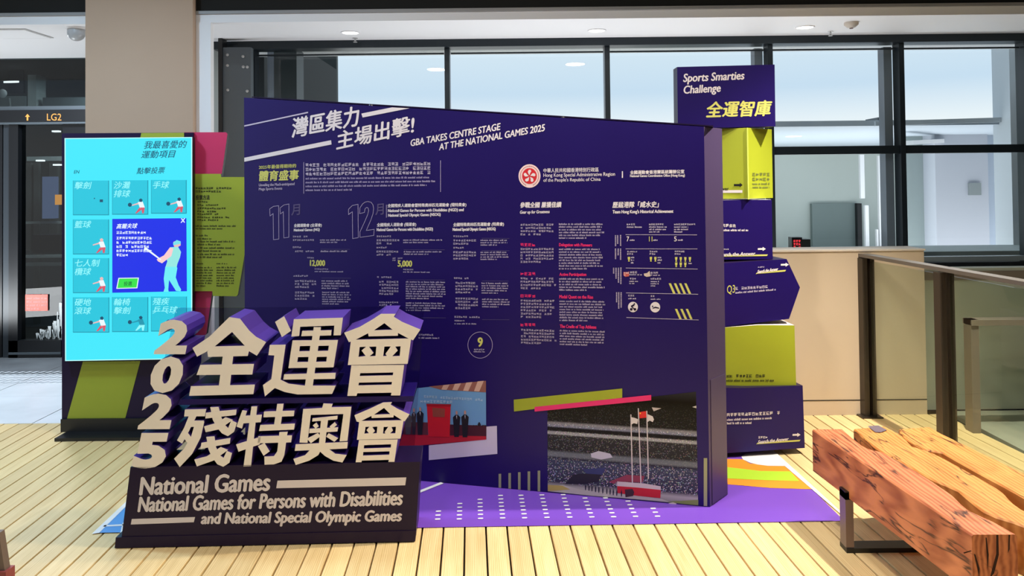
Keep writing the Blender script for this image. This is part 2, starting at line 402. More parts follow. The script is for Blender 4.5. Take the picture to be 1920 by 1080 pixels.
# window wall
wp = Pl((0, WY, 0), yaw=0)
topz = SZ; frz = wp.hit(1100, 92).z
def wx(px, y=200): return wp.hit(px, y).x
mull = [478, 840, 1138, 1441, 1685, 1917]
hh = MB().box((wx(409), WY-.12, frz+.012), (7, WY+.05, SZ)); hh.build('trim_5', FRAME)['kind'] = 'structure'
tz = wp.hit(1570, 282).z; sz_ = wp.hit(1800, 484).z; bz = 0
xs = [wx(p) for p in mull] + [wx(2250), wx(2600)]
for i in range(len(xs)-1):
    W = structure('window_%d' % (i+1), (xs[i], WY, 0))
    x0, x1 = xs[i], xs[i+1]
    f = MB().box((x0-.022, WY-.07, 0), (x0+.022, WY+.05, frz+.012))
    f.build('mullion', FRAME, W)
    if i in (3, 4): MB().box((x0-.1, WY+.051, 0), (x0-.028, WY+.16, frz)).build('mullion', mat('grey_return', (120, 128, 142), .5), W)
    MB().box((x0+.03, WY-.02, frz-.035), (x1-.03, WY+.0, frz-.022)).build('top_bead', FRAME, W)
    MB().box((x0+.03, WY-.06, tz-.035), (x1-.03, WY+.02, tz+.035)).build('transom', FRAME, W)
    MB().box((x0+.03, WY-.06, sz_-.02), (x1-.03, WY+.02, sz_+.02)).build('sill_bar', mat('grey_sill', (150, 158, 160), .35, metal=.3), W)
    MB().box((x0+.03, WY-.08, sz_-.16), (x1-.03, WY-.02, sz_-.03)).build('sill_panel', BLACK, W)
    MB().box((x0+.028, WY-.004, tz+.035), (x1-.028, WY+.002, frz+.012)).build('pane', PANE, W)
    MB().box((x0+.028, WY-.004, sz_+.02), (x1-.028, WY+.002, tz-.035)).build('pane', PANE, W)
    MB().box((x0+.028, WY-.03, 0), (x1-.028, WY, sz_-.16)).build('spandrel', mat('dark_spandrel', (60, 66, 70), .5), W)
# dark grey post seen through the glass at the left end
MB().box((wx(485), WY+.25, 0), (wx(497), WY+.3, 2.85)).build('trim_6', mat('pale_blue_grey', (130, 140, 158), .5))['kind'] = 'structure'
MB().box((wx(497), WY+.26, 0), (wx(541), WY+.5, 3)).build('trim_7', mat('slate_post', (60, 68, 74), .5))['kind'] = 'structure'

# parapet wall
pz = 1.115
wl = MB().box((-1.35, DE, 0), (onY(1735, 600, DE).x, DE+.22, pz)); wo = wl.build('wall_low', WALLB); wo['kind'] = 'structure'
MB().box((-1.35, DE-.008, pz), (onY(1737, 600, DE).x, DE+.23, pz+.012)).build('trim_8', mat('pale_cap', (214, 206, 196), .5))['kind'] = 'structure'
MB().box((-1.35, DE-.002, .098), (onY(1735, 600, DE).x, DE+.001, .104)).build('baseboard_gap', GAPD, wo)
wr = MB().box((onY(1735, 600, DE).x, DE+.1, 0), (7, DE+.2, .98)).build('wall_side', mat('grey_green_wall', (176, 182, 168), .6)); wr['kind'] = 'structure'
MB().box((onY(1735, 600, DE).x, DE+.09, .90), (7, DE+.1, .96)).build('dark_band', mat('taupe_band', (120, 110, 98), .6), wr)
# what stands beyond the right-hand windows : lobby block with flat roof
GR = mat('grey_green_lobby_wall', (196, 204, 198), .6, noise=.03, nscale=1)
GR2 = mat('lobby_grey_wall', (186, 190, 200), .6)
lob = structure('wall_outer', (3.4, 9, 0))
x0 = onY(1440, 300, 9).x-.6; x1 = 9
rz = onY(1600, 226, 8.4).z
MB().box((x0, 8.4, rz-.06), (x1, 15, rz)).build('roof', mat('roof_grey', (186, 196, 206), .5), lob)
MB().box((x0, 14, 0), (x1, 14.2, rz-.06)).build('wall', GR, lob)
MB().box((x0-.1, 8.4, 0), (x0, 14.2, rz)).build('wall', GR, lob)
MB().box((x0, 7, -.02), (x1, 14, 0)).build('floor_slab', mat('lobby_floor', (150, 158, 160), .4), lob)
a = onY(1694, 470, 10.5); b = onY(1757, 290, 10.5)
MB().box((a.x, 10.5, 0), (b.x, 10.6, rz-.06)).build('wall', mat('sage_wall', (150, 162, 162), .6), lob)
a = onY(1757, 470, 10.2); b = onY(1852, 290, 10.2)
MB().box((a.x, 10.2, 0), (b.x, 10.5, rz-.06)).build('pillar', GR2, lob)
a = onY(1852, 470, 10.4); b = onY(1990, 290, 10.4)
MB().box((a.x, 10.4, 0), (b.x, 10.7, rz-.06)).build('wall', mat('pale_blue_wall', (176, 188, 204), .6), lob)
a = onY(1816, 366, 10.19); b = onY(1838, 343, 10.19)
MB().box((a.x, 10.17, a.z), (b.x, 10.2, b.z)).build('sign_plate', mat('grey_plate', (140, 148, 150), .5), lob)
a = onY(1524, 470, 13.9); b = onY(1612, 381, 13.9)
MB().box((a.x, 13.9, 0), (b.x, 13.99, b.z)).build('door_leaf', mat('olive_grey_door', (122, 136, 134), .5), lob)
a = onY(1609, 470, 13.8)
MB().box((a.x, 13.8, 0), (a.x+.08, 13.9, b.z)).build('door_edge', BLACK, lob)
for px, y0_, y1_, w_ in ((1617, 290, 372, .07), (1626, 385, 470, .06), (1652, 292, 470, .05), (1645, 430, 470, .03)):
    a = onY(px, y1_, 13); b = onY(px, y0_, 13)
    MB().box((a.x-w_/2, 12.98, a.z), (a.x+w_/2, 13.04, b.z)).build('pipe', WPAINT, lob)
MB().bar(onY(1700, 268, 9.4), onY(1860, 258, 12.2), .16, .05).build('ceiling_beam', WPAINT, lob)
MB().bar(onY(1640, 232, 8.38), onY(1900, 224, 8.38), .05, .05).build('edge_pipe', mat('edge_pipe', (190, 198, 206), .4), lob)
a = onY(1488, 262, 10.2); MB().disc((a.x, 10.2, rz-.065), V((1, 0, 0)), V((0, 1, 0)), .1, .1).build('downlight', mat('downlight_glow', (255, 255, 250), emit=3), lob)
MB().box((onY(1646, 220, 8.5).x, 8.5, rz), (onY(1668, 220, 8.5).x, 8.8, rz+.04)).build('roof_box', STEEL, lob)
a = onY(1893, 150, 8.2); b = onY(1913, 150, 8.2)
o = MB().box((a.x, 8.2, 0), (b.x, 8.5, 3.6)).build('post', mat('pale_post', (200, 208, 216), .5), lob)
# small clock display on lobby ledge
a = onY(1485, 468, 7.6); b = onY(1504, 445, 7.6); c = onY(1521, 449, 7.6)
dsp = thing('digit_display', 'small black display with red digits behind the glass above the low wall', 'display', (a.x, 7.6, a.z))
MB().box((a.x, 7.6, a.z-.02), (b.x, 7.7, b.z)).build('housing', BLACK, dsp)
MB().box((b.x, 7.62, a.z-.02), (c.x, 7.75, c.z)).build('housing', BLACK, dsp)
m_ = MB()
pl76 = Pl((0, 7.6, 0), yaw=0); RED = mat('red_digits', (255, 60, 70), emit=1.2)
filler(m_, pl76, 1488, 1502, 450, 3, 5.5, True, h=4.2, last=1, lift=.003); m_.build('digits', RED, dsp)
led = MB().box((onY(1440, 470, 7.5).x, 7.5, 0), (6.9, 8.2, onY(1485, 469, 7.6).z-.02)).build('ledge', mat('ledge_grey', (150, 160, 160), .6), lob)

# ------------------------------------------------------------------ left lift lobby
LY = 7.4; lp = Pl((0, LY, 0), yaw=0)
def lx(px, y=400): return lp.hit(px, y).x
def lz(py, px=80): return lp.hit(px, py).z
D = structure('door_1', (lx(60), LY, 0))
DK = mat('near_black_frame', (16, 18, 22), .35)
MB().box((lx(-160), LY, 0), (lx(4), LY+.12, lz(232))).build('jamb', DK, D)
MB().box((lx(6), LY, 0), (lx(19), LY+.1, lz(232))).build('jamb', mat('slate_jamb', (46, 52, 58), .35), D)
MB().box((lx(19), LY-.02, 0), (lx(36), LY+.1, lz(232))).build('jamb', DK, D)
MB().box((lx(117), LY, 0), (lx(250), LY+.1, lz(232))).build('jamb', DK, D)
MB().box((lx(-160), LY-.05, lz(207)), (lx(250), LY+.1, lz(200))).build('lintel', STEEL, D)
MB().box((lx(-160), LY-.05, lz(233)), (lx(250), LY+.1, lz(229))).build('lintel', STEEL, D)
MB().box((lx(36), LY+.04, 0), (lx(117), LY+.05, lz(233))).build('glass_leaf', DARKGL, D)
MB().box((lx(-160), LY+.04, lz(200)), (lx(250), LY+.05, SZ)).build('pane', DARKGL, D)
MB().box((lx(19), LY-.02, 0), (lx(117), LY+.05, .16)).build('kick_plate', DK, D)
MB().box((lx(20), LY-.03, .03), (lx(117), LY-.02, .05)).build('sill', STEEL, D)
ds = thing('lift_display', 'black lift display strip with orange arrow and LG2 above the dark doorway', 'display', (lx(60), LY-.06, lz(229)))
MB().box((lx(-160), LY-.06, lz(229)), (lx(250), LY+.0, lz(207))).build('housing', BLACK, ds)
ORG = mat('orange_led', (255, 178, 84), emit=1.5)
lpp = Pl((0, LY-.06, 0), yaw=0)
text(ds, lpp, 'LG2', (88, 226), (115, 226), (88, 213), ORG, .0, 'led_text', .002)
m_ = MB(); m_.poly(pxpoly(lpp, [(47, 219), (51.5, 213.5), (56, 219), (53, 219), (53, 226), (50, 226), (50, 219)], .002)); m_.build('led_arrow', ORG, ds)
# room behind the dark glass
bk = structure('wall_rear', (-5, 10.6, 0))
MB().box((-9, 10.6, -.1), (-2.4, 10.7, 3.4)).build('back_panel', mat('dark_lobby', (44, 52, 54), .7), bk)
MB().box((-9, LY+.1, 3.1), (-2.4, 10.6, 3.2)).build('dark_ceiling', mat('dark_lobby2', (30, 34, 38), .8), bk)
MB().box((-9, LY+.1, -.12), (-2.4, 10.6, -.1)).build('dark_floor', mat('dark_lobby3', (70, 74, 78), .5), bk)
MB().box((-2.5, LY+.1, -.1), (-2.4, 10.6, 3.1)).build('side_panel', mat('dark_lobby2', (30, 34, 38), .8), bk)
area((-4.6, 9.0, 3.0), 1.2, 70, (.85, .95, 1))
bp = Pl((0, 9.6, 0), yaw=0)
def far(name, px0, py0, px1, py1, mt, label, cat, th=.06, pl=bp):
    a = pl.hit(px0, py1); b = pl.hit(px1, py0); y = pl.p.y
    o = MB().box((a.x, y, a.z), (b.x, y+th, b.z)).build(name, mt); tag(o, label, cat); return o
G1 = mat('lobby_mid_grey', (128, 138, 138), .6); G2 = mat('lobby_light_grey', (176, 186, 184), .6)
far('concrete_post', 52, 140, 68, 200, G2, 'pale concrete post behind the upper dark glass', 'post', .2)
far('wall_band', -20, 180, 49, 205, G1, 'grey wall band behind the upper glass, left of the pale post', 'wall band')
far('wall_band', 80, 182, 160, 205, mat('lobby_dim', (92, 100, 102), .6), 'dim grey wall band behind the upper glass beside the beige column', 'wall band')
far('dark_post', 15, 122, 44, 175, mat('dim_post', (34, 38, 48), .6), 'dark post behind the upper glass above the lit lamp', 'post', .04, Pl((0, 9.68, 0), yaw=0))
o = MB().disc(bp.hit(31, 157)-V((0, .1, 0)), V((1, 0, 0)), V((0, .6, .12)), .09, .09, 24, ext=(0, 0, .02)).build('lamp_disc', mat('lamp_glow', (255, 255, 255), emit=3)); tag(o, 'round lit ceiling lamp behind the upper dark glass', 'lamp')
cm = thing('convex_mirror', 'small round convex mirror on a bent stalk behind the upper glass', 'mirror', bp.hit(20, 203))
MB().lathe(bp.hit(14, 177)-V((0, .1, 0)), [(.055, -.01), (.055, .0), (.04, .018), (0, .025)], 20, axis=V((0, -1, 0))).build('mirror_disc', mat('mirror_face', (220, 226, 226), .25), cm, smooth=True)
MB().bar(bp.hit(18, 184), bp.hit(20, 202), .015, .015).bar(bp.hit(14, 203), bp.hit(27, 203), .03, .02).build('stalk', G2, cm)
for (a0, b0, a1, b1, mt, lb) in ((50, 293, 116, 302, G2, 'pale horizontal beam behind the dark glass door, topmost'), (36, 415, 116, 420, G2, 'thin pale rail behind the dark glass door at mid height'), (36, 478, 116, 484, G2, 'pale rail behind the dark glass door below mid height'), (36, 492, 116, 499, G1, 'grey lower rail behind the dark glass door')):
    far('beam', a0, b0, a1, b1, mt, lb, 'rail', .05)
for (a0, b0, a1, b1, lb) in ((48, 305, 58, 470, 'grey upright leftmost behind the dark glass door'), (62, 305, 72, 690, 'grey upright behind the glass door, beside the lit column'), (92, 305, 108, 470, 'broad grey upright behind the glass door near the kiosk')):
    far('upright', a0, b0, a1, b1, mat('lobby_up', (86, 90, 88), .6), lb, 'post', .05, Pl((0, 9.75, 0), yaw=0))
far('lit_column', 79, 331, 101, 410, mat('blue_white_glow', (150, 170, 220), emit=.5), 'blue-white lit display column behind the glass door', 'light', .1, Pl((0, 9.5, 0), yaw=0))
far('lantern', 103, 365, 113, 384, mat('orange_glow', (255, 170, 80), emit=1.6), 'small glowing orange lantern behind the glass door', 'lantern', .08, Pl((0, 9.4, 0), yaw=0))
for (x_, y_, lb) in ((103, 246, 'small lit lamp high behind the glass door'), (73, 301, 'lit lamp under the pale beam behind the glass door'), (105, 309, 'lit lamp beside the broad upright behind the glass door')):
    far('small_lamp', x_-6, y_-1.5, x_+6, y_+1.5, mat('lamp_glow', (255, 255, 255), emit=3), lb, 'lamp', .06, Pl((0, 9.3, 0), yaw=0))
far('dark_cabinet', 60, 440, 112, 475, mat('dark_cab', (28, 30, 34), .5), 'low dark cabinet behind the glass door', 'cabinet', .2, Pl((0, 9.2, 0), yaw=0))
po = thing('poster', 'red poster with pale lines stuck low on the dark glass door', 'poster', lp.hit(68, 583))
pp = Pl((0, LY+.03, 0), yaw=0)
m_ = MB().box((pp.hit(48, 583).x, LY+.025, pp.hit(48, 583).z), (pp.hit(90, 552).x, LY+.03, pp.hit(90, 552).z)); m_.build('sheet', mat('poster_red', (214, 92, 78), .5), po)
pp2 = Pl((0, LY+.025, 0), yaw=0)
m_ = MB(); filler(m_, pp2, 50, 88, 557, 4, 6.5, False, lift=.002); m_.build('print', mat('poster_pale', (180, 140, 136), .6), po)
m_ = MB()
for k in range(46):
    x = random.uniform(68, 115); y = 635 + random.uniform(-4, 3); hgt = random.uniform(8, 16) + max(0, (x-90))*random.uniform(0, 2.4)
    m_.poly(pxpoly(pp2, [(x, y), (x+1.3, y), (x+1.3+random.uniform(-3, 3), y-hgt), (x+random.uniform(-3, 3), y-hgt)], .003))
o = m_.build('door_decal', mat('white_decal', (190, 196, 196), .5)); tag(o, 'white grass-like decal low on the dark glass door', 'decal', kind='stuff')

# ------------------------------------------------------------------ soffit fittings
GLOW = mat('downlight_glow', (255, 255, 250), emit=3)
def downlight(px, py, r, label):
    p = flo(px, py, SZ); t = thing('downlight', label, 'ceiling light', (p.x, p.y, SZ), 'downlights in the white soffit')
    MB().lathe((p.x, p.y, SZ), [(r*1.15, 0), (r*1.15, -.006), (r, -.006), (r*.96, -.002)], 28).build('trim_ring', WPAINT, t)
    MB().disc((p.x, p.y, SZ-.003), V((1, 0, 0)), V((0, 1, 0)), r*.97).build('diffuser', GLOW, t)
downlight(657, 61, .068, 'round lit downlight in the white soffit above the panel, left one')
downlight(1119, 57, .068, 'round lit downlight in the white soffit near the middle mullion')
downlight(1509, 51, .068, 'round lit downlight in the white soffit above the quiz tower')
for px, py, lb in ((666, 75, 'small chrome sprinkler head beside the left downlight'), (1557, 63, 'small chrome sprinkler head beside the smoke detector')):
    p = flo(px, py-4, SZ); t = thing('sprinkler', lb, 'sprinkler', (p.x, p.y, SZ))
    MB().lathe((p.x, p.y, SZ), [(.022, 0), (.022, -.005), (.008, -.008), (.008, -.028)], 14).build('body', BOLT, t)
    MB().lathe((p.x, p.y, SZ), [(.002, -.028), (.018, -.036), (.018, -.038), (0, -.038)], 14).build('deflector', BOLT, t)
p = flo(1596, 42, SZ); sd = thing('smoke_detector', 'beige round smoke detector on the white soffit', 'smoke detector', (p.x, p.y, SZ))
MB().lathe((p.x, p.y, SZ), [(.055, 0), (.055, -.018), (.032, -.04), (.018, -.046), (0, -.046)], 24).build('body', mat('detector_beige', (196, 188, 178), .5), sd, smooth=True)
MB().lathe((p.x, p.y, SZ), [(.014, -.045), (.014, -.051), (0, -.051)], 16).build('sensor', mat('sensor_red', (90, 50, 50), .4), sd)
p = flo(143, 52, SZ); dc = thing('dome_camera', 'white dome security camera on the left soffit beside the column', 'camera', (p.x, p.y, SZ))
MB().lathe((p.x, p.y, SZ), [(.072, 0), (.072, -.014), (.064, -.014)], 24).build('mount', WPAINT, dc)
MB().lathe((p.x, p.y, SZ), [(.064, -.01)]+[(.064*math.cos(t*math.pi/16), -.045-.06*math.sin(t*math.pi/16)) for t in range(0, 9)], 24).build('dome', mat('dome_grey', (168, 170, 172), .3), dc, smooth=True)
a = flo(-40, 58, SZ); b = flo(62, 58, SZ); 
pn = thing('access_panel', 'flat recessed square panel in the left white soffit', 'ceiling panel', (a.x, a.y, SZ))
MB().box((a.x, a.y-.08, SZ-.006), (b.x, a.y+.3, SZ+.002)).build('frame', mat('panel_edge', (180, 180, 180), .5), pn)
MB().box((a.x, a.y-.06, SZ-.009), (b.x-.02, a.y+.28, SZ-.004)).build('panel', WPAINT, pn)

# ================================================================== MAIN PANEL
A = flo(457.5, 872.6); B = flo(1331, 952); Bk = flo(1365, 928)
mp_ = Pl(A, B)
ext = Bk - B
pan = thing('display_panel', 'long dark purple exhibition panel with sloping top and printed history of the games', 'display panel', (A+B)/2)
tl = mp_.hit(457.5, 183); tr = mp_.hit(1322, 237.5)
A0 = V((tl.x, tl.y, 0)); B0 = V((B.x, B.y, 0)); tr = V((B.x, B.y, tr.z))
tl = V((A0.x, A0.y, tl.z))
en = V((mp_.n.x, mp_.n.y, 0))
m_ = MB(); m_.prism([[A0+V((0,0,.004)), B0+V((0,0,.004)), tr, tl]], ext*.985, 0, 1); m_.build('board', NAVY, pan, mats=[NAVY, SIDE])
# end cover, seam and small screw on the narrow end
sp = Pl(B, Bk)
m_ = MB(); a = sp.hit(1338, 948); b = sp.hit(1342, 755)
m_.prism([[B0+ext*.12+V((0, 0, .01)), B0+ext*.95+V((0, 0, .01)), B0+ext*.95+V((0, 0, .62)), B0+ext*.12+V((0, 0, .62))]], (sp.n.x*-.003, sp.n.y*-.003, 0)); m_.build('end_cover', SIDE, pan)
m_ = MB(); a = V(tl)+V((0,0,0)); m_.bar(tl+V((0, 0, .003))+ext*.5, tr+V((0, 0, .003))+ext*.5, ext.length*.8, .006); m_.build('top_cap', NAVYD, pan)
for px in (693, 1055): 
    p = mp_.hit(px, 183+(px-457.5)*.0631) + en*.02; MB().lathe(p-V((0, 0, .005)), [(.018, 0), (.014, .012), (0, .014)], 12).build('stud', BLACK, pan)
def T(s, P0, P1, P2, mt=WHITE, bold=.015, name='lettering', **k): return text(pan, mp_, s, P0, P1, P2, mt, bold, name, **k)
def Q(pts, mt, name='printed_bar', lift=.0012, mb=None): 
    m_ = MB().tess([pxpoly(mp_, pts, lift)]); return m_.build(name, mt, pan)
T('灣區集力', (547, 259), (671, 236), (549.5, 221.5), bold=.022, name='title_text')
T('主場出擊!', (631, 281.5), (775, 250.5), (633, 247), bold=.022, name='title_text')
T('GBA TAKES CENTRE STAGE', (769.7, 274.5), (937.5, 243.5), (770.5, 262), bold=.02)
T('AT THE NATIONAL GAMES 2025', (823.3, 282), (1020.8, 245.5), (824.3, 269.5), bold=.02)
Q([(458, 235), (577.5, 209.5), (577.5, 212), (458, 237.5)], LILAC)
Q([(458, 295.8), (620.8, 262.8), (621.7, 270.8), (458, 303.3)], WHITE)
Q([(677.5, 213), (735, 201.2), (768, 203), (740, 208.5), (680, 220.3)], WHITE)
T('2025年最值得期待的', (485.3, 317.3), (555, 314.3), (485.5, 310), YEL)
T('體育盛事', (485.5, 339.5), (559, 337.5), (487, 320.5), YEL, .03)
T('Unveiling the Much-anticipated', (485.3, 351), (552, 348.6), (485.5, 344.5), FINE)
T('Mega Sports Events', (485.3, 358.5), (529, 357), (485.5, 352), FINE)
m_ = MB(); filler(m_, mp_, 573, 824, 306.5, 3, 8.3, True, -.012, .93, 6); m_.build('fine_print', LILAC, pan)
m_ = MB(); filler(m_, mp_, 573, 818, 333, 4, 7.2, False, -.010, .35, 3.6); m_.build('fine_print', DIMOUT, pan)
m_ = MB()
for x, y0_, y1_ in ((569, 304, 363), (825.5, 301, 360), (724, 384, 408)): m_.poly(pxpoly(mp_, [(x, y0_), (x+1, y0_), (x+1, y1_), (x, y1_)], .0012))
m_.build('rule_line', DIMOUT, pan)
kn = lambda P: [(x/7.712+470, y/7.712+360) for x, y in P]
def outl(polys):
    m_ = MB()
    for P in polys:
        P = kn(P)
        for a, b in zip(P, P[1:]+P[:1]):
            dx, dy = b[0]-a[0], b[1]-a[1]; l_ = math.hypot(dx, dy); nx, ny = -dy/l_*.45, dx/l_*.45; ex, ey = dx/l_*.45, dy/l_*.45
            m_.poly(pxpoly(mp_, [(a[0]+nx-ex, a[1]+ny-ey), (b[0]+nx+ex, b[1]+ny+ey), (b[0]-nx+ex, b[1]-ny+ey), (a[0]-nx-ex, a[1]-ny-ey)], .0012))
    return m_.build('outline_number', DIMOUT, pan)
outl([[(275, 245), (330, 208), (405, 198), (407, 680), (330, 690), (325, 312), (280, 347)], [(425, 230), (480, 188), (553, 173), (552, 654), (480, 664), (472, 285), (430, 317)]])
outl([[(1415, 250), (1470, 195), (1552, 178), (1556, 660), (1475, 674), (1470, 285), (1415, 326)],
      [(1575, 312), (1580, 230), (1620, 170), (1655, 146), (1695, 137), (1740, 148), (1768, 185), (1778, 240), (1768, 315), (1740, 400), (1672, 556), (1786, 540), (1780, 628), (1580, 656), (1580, 578), (1655, 415), (1693, 325), (1706, 270), (1700, 235), (1680, 222), (1655, 240), (1645, 296)]])
T('月', (546.5, 404), (562, 402.5), (547, 384), DIMMER); T('月', (704, 403.5), (719, 402), (704.5, 383), DIMMER)
for s, a, b, c in (('全國運動會 (全運會)', (551, 427), (603, 426), (551.3, 419.7)), ('National Games (NG)', (551, 435.3), (599, 434.3), (551.3, 428.8)),
    ('全國殘疾人運動會暨特殊奧林匹克運動會 (殘特奧會)', (726.6, 389.9), (874, 388), (727, 382.3)), ('National Games for Persons with Disabilities (NGD) and', (727.5, 399.3), (869, 397.5), (727.8, 392.3)),
    ('National Special Olympic Games (NSOG)', (728, 408), (826, 406.3), (728, 401)), ('全國殘疾人運動會 (殘運會)', (706.6, 426), (780, 425), (707, 418.3)),
    ('National Games for Persons with Disabilities (NGD)', (706.5, 435), (811.5, 433.8), (706.5, 427.8)), ('全國特殊奧林匹克運動會 (特奧會)', (849.6, 425.7), (944.5, 424.5), (850, 417.8)),
    ('National Special Olympic Games (NSOG)', (849, 434.5), (929, 433.5), (849, 427.4))):
    T(s, a, b, c, WHITE, .03)
T('12,000', (581.5, 500), (609, 500.3), (581.7, 487.7), YEL, .03); T('5,000', (746, 501.3), (772, 501.7), (746.3, 488.5), YEL, .03)
fills = [ # x0,x1,y,n,pitch,cjk
 (549, 576, 442, 1, 5, 1), (549, 591, 448.5, 1, 5, 1), (600, 653, 448.5, 2, 4.3, 0), (549, 565, 462, 1, 5, 1), (549, 587, 469.5, 1, 5, 1), (601, 655, 469.5, 1, 5, 0),
 (573, 590, 482, 1, 4, 1), (590, 615, 503, 1, 4, 1), (590, 647, 507.5, 1, 4, 0), (550, 576, 515.5, 1, 5, 1), (553, 594, 525, 3, 5.6, 1), (603, 655, 525, 4, 4.6, 0),
 (553, 590, 546.5, 3, 5.8, 1), (604, 658, 546.5, 6, 4.3, 0),
 (706, 733, 441.5, 1, 5, 1), (706, 748, 448.5, 2, 6, 1), (756, 833, 448.5, 2, 4.5, 0), (706, 724, 462.5, 1, 5, 1), (706, 748, 470, 2, 5.7, 1), (757, 833, 470.5, 2, 4.5, 0),
 (736, 755, 483, 2, 4, 1), (756, 775, 504, 1, 4, 1), (756, 808, 508.5, 1, 4, 0), (707, 733, 518, 1, 5, 1), (711, 750, 526.5, 5, 5.7, 1), (761, 836, 527, 8, 4.4, 0), (711, 747, 565, 2, 5, 1), (761, 836, 566.5, 4, 4.5, 0),
 (850, 878, 441.5, 1, 5, 1), (850, 893, 449, 2, 6, 1), (901, 952, 449, 3, 4.4, 0), (850, 868, 463, 1, 5, 1), (850, 893, 471, 3, 6, 1), (901, 952, 471.5, 4, 4.4, 0),
 (851, 880, 520, 1, 5, 1), (854, 895, 528.5, 4, 5.9, 1), (903, 953, 529.5, 5, 4.5, 0), (854, 896, 558, 4, 5.9, 1), (904, 955, 559.5, 4, 4.6, 0), (852, 900, 592.5, 1, 5, 1), (852, 872, 600, 1, 4, 1), (852, 896, 605.5, 1, 4, 0),
 (785, 815, 626, 1, 5, 1), (785, 826, 632, 1, 4.5, 0), (889, 911, 653.5, 1, 5, 1), (888, 912, 658, 1, 4, 0)]
for i in range(0, len(fills), 5):
    m_ = MB()
    for x0, x1, y, n, pt, cj in fills[i:i+5]: filler(m_, mp_, x0, x1, y, n, pt, bool(cj), .0 if y < 500 else .012)
    m_.build('fine_print', FINE, pan)
m_ = MB()
for x0, x1, y in ((601, 656, 467), (757, 834, 468), (903, 955, 446.5), (903, 955, 469.5), (603, 658, 521), (762, 834, 524.5), (904, 954, 526.5), (790, 836, 595.5), (904, 955, 599)): m_.poly(pxpoly(mp_, [(x0, y), (x1, y+.3), (x1, y+.9), (x0, y+.6)], .0012))
m_.build('rule_line', DIMMER, pan)
# circle with 9
def ring(cx, cy, rx, ry, w_, mt, name='ring', pl=mp_, parent=pan, lift=.0012):
    n = 48; m_ = MB()
    for k in range(n):
        a = 2*math.pi*k/n; b = 2*math.pi*(k+1)/n
        m_.poly(pxpoly(pl, [(cx+rx*math.cos(a), cy+ry*math.sin(a)), (cx+rx*math.cos(b), cy+ry*math.sin(b)), (cx+(rx-w_)*math.cos(b), cy+(ry-w_)*math.sin(b)), (cx+(rx-w_)*math.cos(a), cy+(ry-w_)*math.sin(a))], lift))
    return m_.build(name, mt, parent)
def disc(cx, cy, rx, ry, mt, name='disc', pl=mp_, parent=pan, lift=.0012):
    n = 36; return MB().poly(pxpoly(pl, [(cx+rx*math.cos(2*math.pi*k/n), cy+ry*math.sin(2*math.pi*k/n)) for k in range(n)], lift)).build(name, mt, parent)
ring(900.3, 647, 23.4, 25, .9, DIMOUT, 'circle_outline'); T('9', (896.2, 650), (904.4, 650), (896.4, 633), YEL, .03)
# emblem
disc(992.8, 330, 20.6, 22, mat('emblem_white', (240, 214, 218), .5), 'emblem_disc')
disc(992.8, 330, 13.8, 14.8, mat('emblem_red', (206, 30, 44), .5), 'emblem_field', lift=.002)
m_ = MB()
for k in range(5):
    a = math.radians(-90+72*k); pts = []
    for (r, dth) in ((1.5, 0), (5, -.42), (8.5, -.40), (11.3, -.1), (11.4, .2), (9, .38), (5.5, .22)):
        pts.append((992.8+r*math.cos(a+dth), 330.3+r*1.07*math.sin(a+dth)))
    m_.tess([pxpoly(mp_, pts, .0028)])
m_.build('emblem_flower', WHITE, pan)
m_ = MB()
for k in range(44):
    a = 2*math.pi*k/44
    if 1.25 < a < 1.9: continue
    x, y = 992.8+17.2*math.cos(a), 330+18.4*math.sin(a); m_.poly(pxpoly(mp_, [(x-.6, y-1), (x+.6, y-1), (x+.6, y+1), (x-.6, y+1)], .002))
m_.build('emblem_ring_text', mat('emblem_dark', (150, 60, 70), .5), pan)
T('中華人民共和國香港特別行政區', (1019, 323.8), (1122.5, 322), (1019, 315.8), WHITE, .01)
T('Hong Kong Special Administrative Region', (1019, 333.8), (1153, 331.5), (1019, 325.2), WHITE, .005)
T("of the People's Republic of China", (1019, 342.8), (1126, 341), (1019, 334.5), WHITE, .005)
Q([(1166, 321), (1168, 321), (1168, 333.5), (1166, 333.5)], WHITE, 'rule_line')
T('全國運動會香港賽區統籌辦公室', (1181.5, 326.8), (1283, 325), (1181.5, 319.8), WHITE, .03)
T('National Games Coordination Office (Hong Kong)', (1181.5, 333.5), (1284, 332.3), (1181.5, 327.6), WHITE, .02)
T('參戰全國 屢獲佳績', (975, 389.8), (1052, 388.8), (976, 379.3), WHITE, .035)
T('Gear up for Greatness', (974.7, 402.5), (1030, 401.3), (975.5, 395), WHITE, .02)
T('歷屆港隊「威水史」', (1148.5, 389.8), (1234.5, 388.8), (1149.5, 378.5), WHITE, .03)
T("Team Hong Kong's Historical Achievement", (1148.5, 402), (1262, 400.8), (1149, 394), WHITE, .025)
def fp2(rows, mt, slope=.004):
    m_ = MB()
    for x0, x1, y, n, pt, cj in rows: filler(m_, mp_, x0, x1, y, n, pt, bool(cj), slope)
    m_.build('fine_print', mt, pan)
fp2([(976, 1038, 419.5, 4, 6, 1), (1048, 1132, 418.5, 6, 5.2, 0)], FINE, 0)
fp2([(976, 1039, 465, 5, 6, 1), (1048, 1133, 465.5, 8, 5.2, 0)], FINE, .002)
fp2([(976, 1040, 520.3, 4, 6, 1), (1048.5, 1134, 521, 5, 5.2, 0)], FINE, .008)
fp2([(976.5, 1040, 561.5, 6, 6.1, 1), (1049, 1135, 563, 8, 5.1, 0)], FINE, .014)
fp2([(977, 1041, 616.5, 5, 6, 1), (1049.5, 1134, 618, 6, 5.1, 0)], FINE, .03)
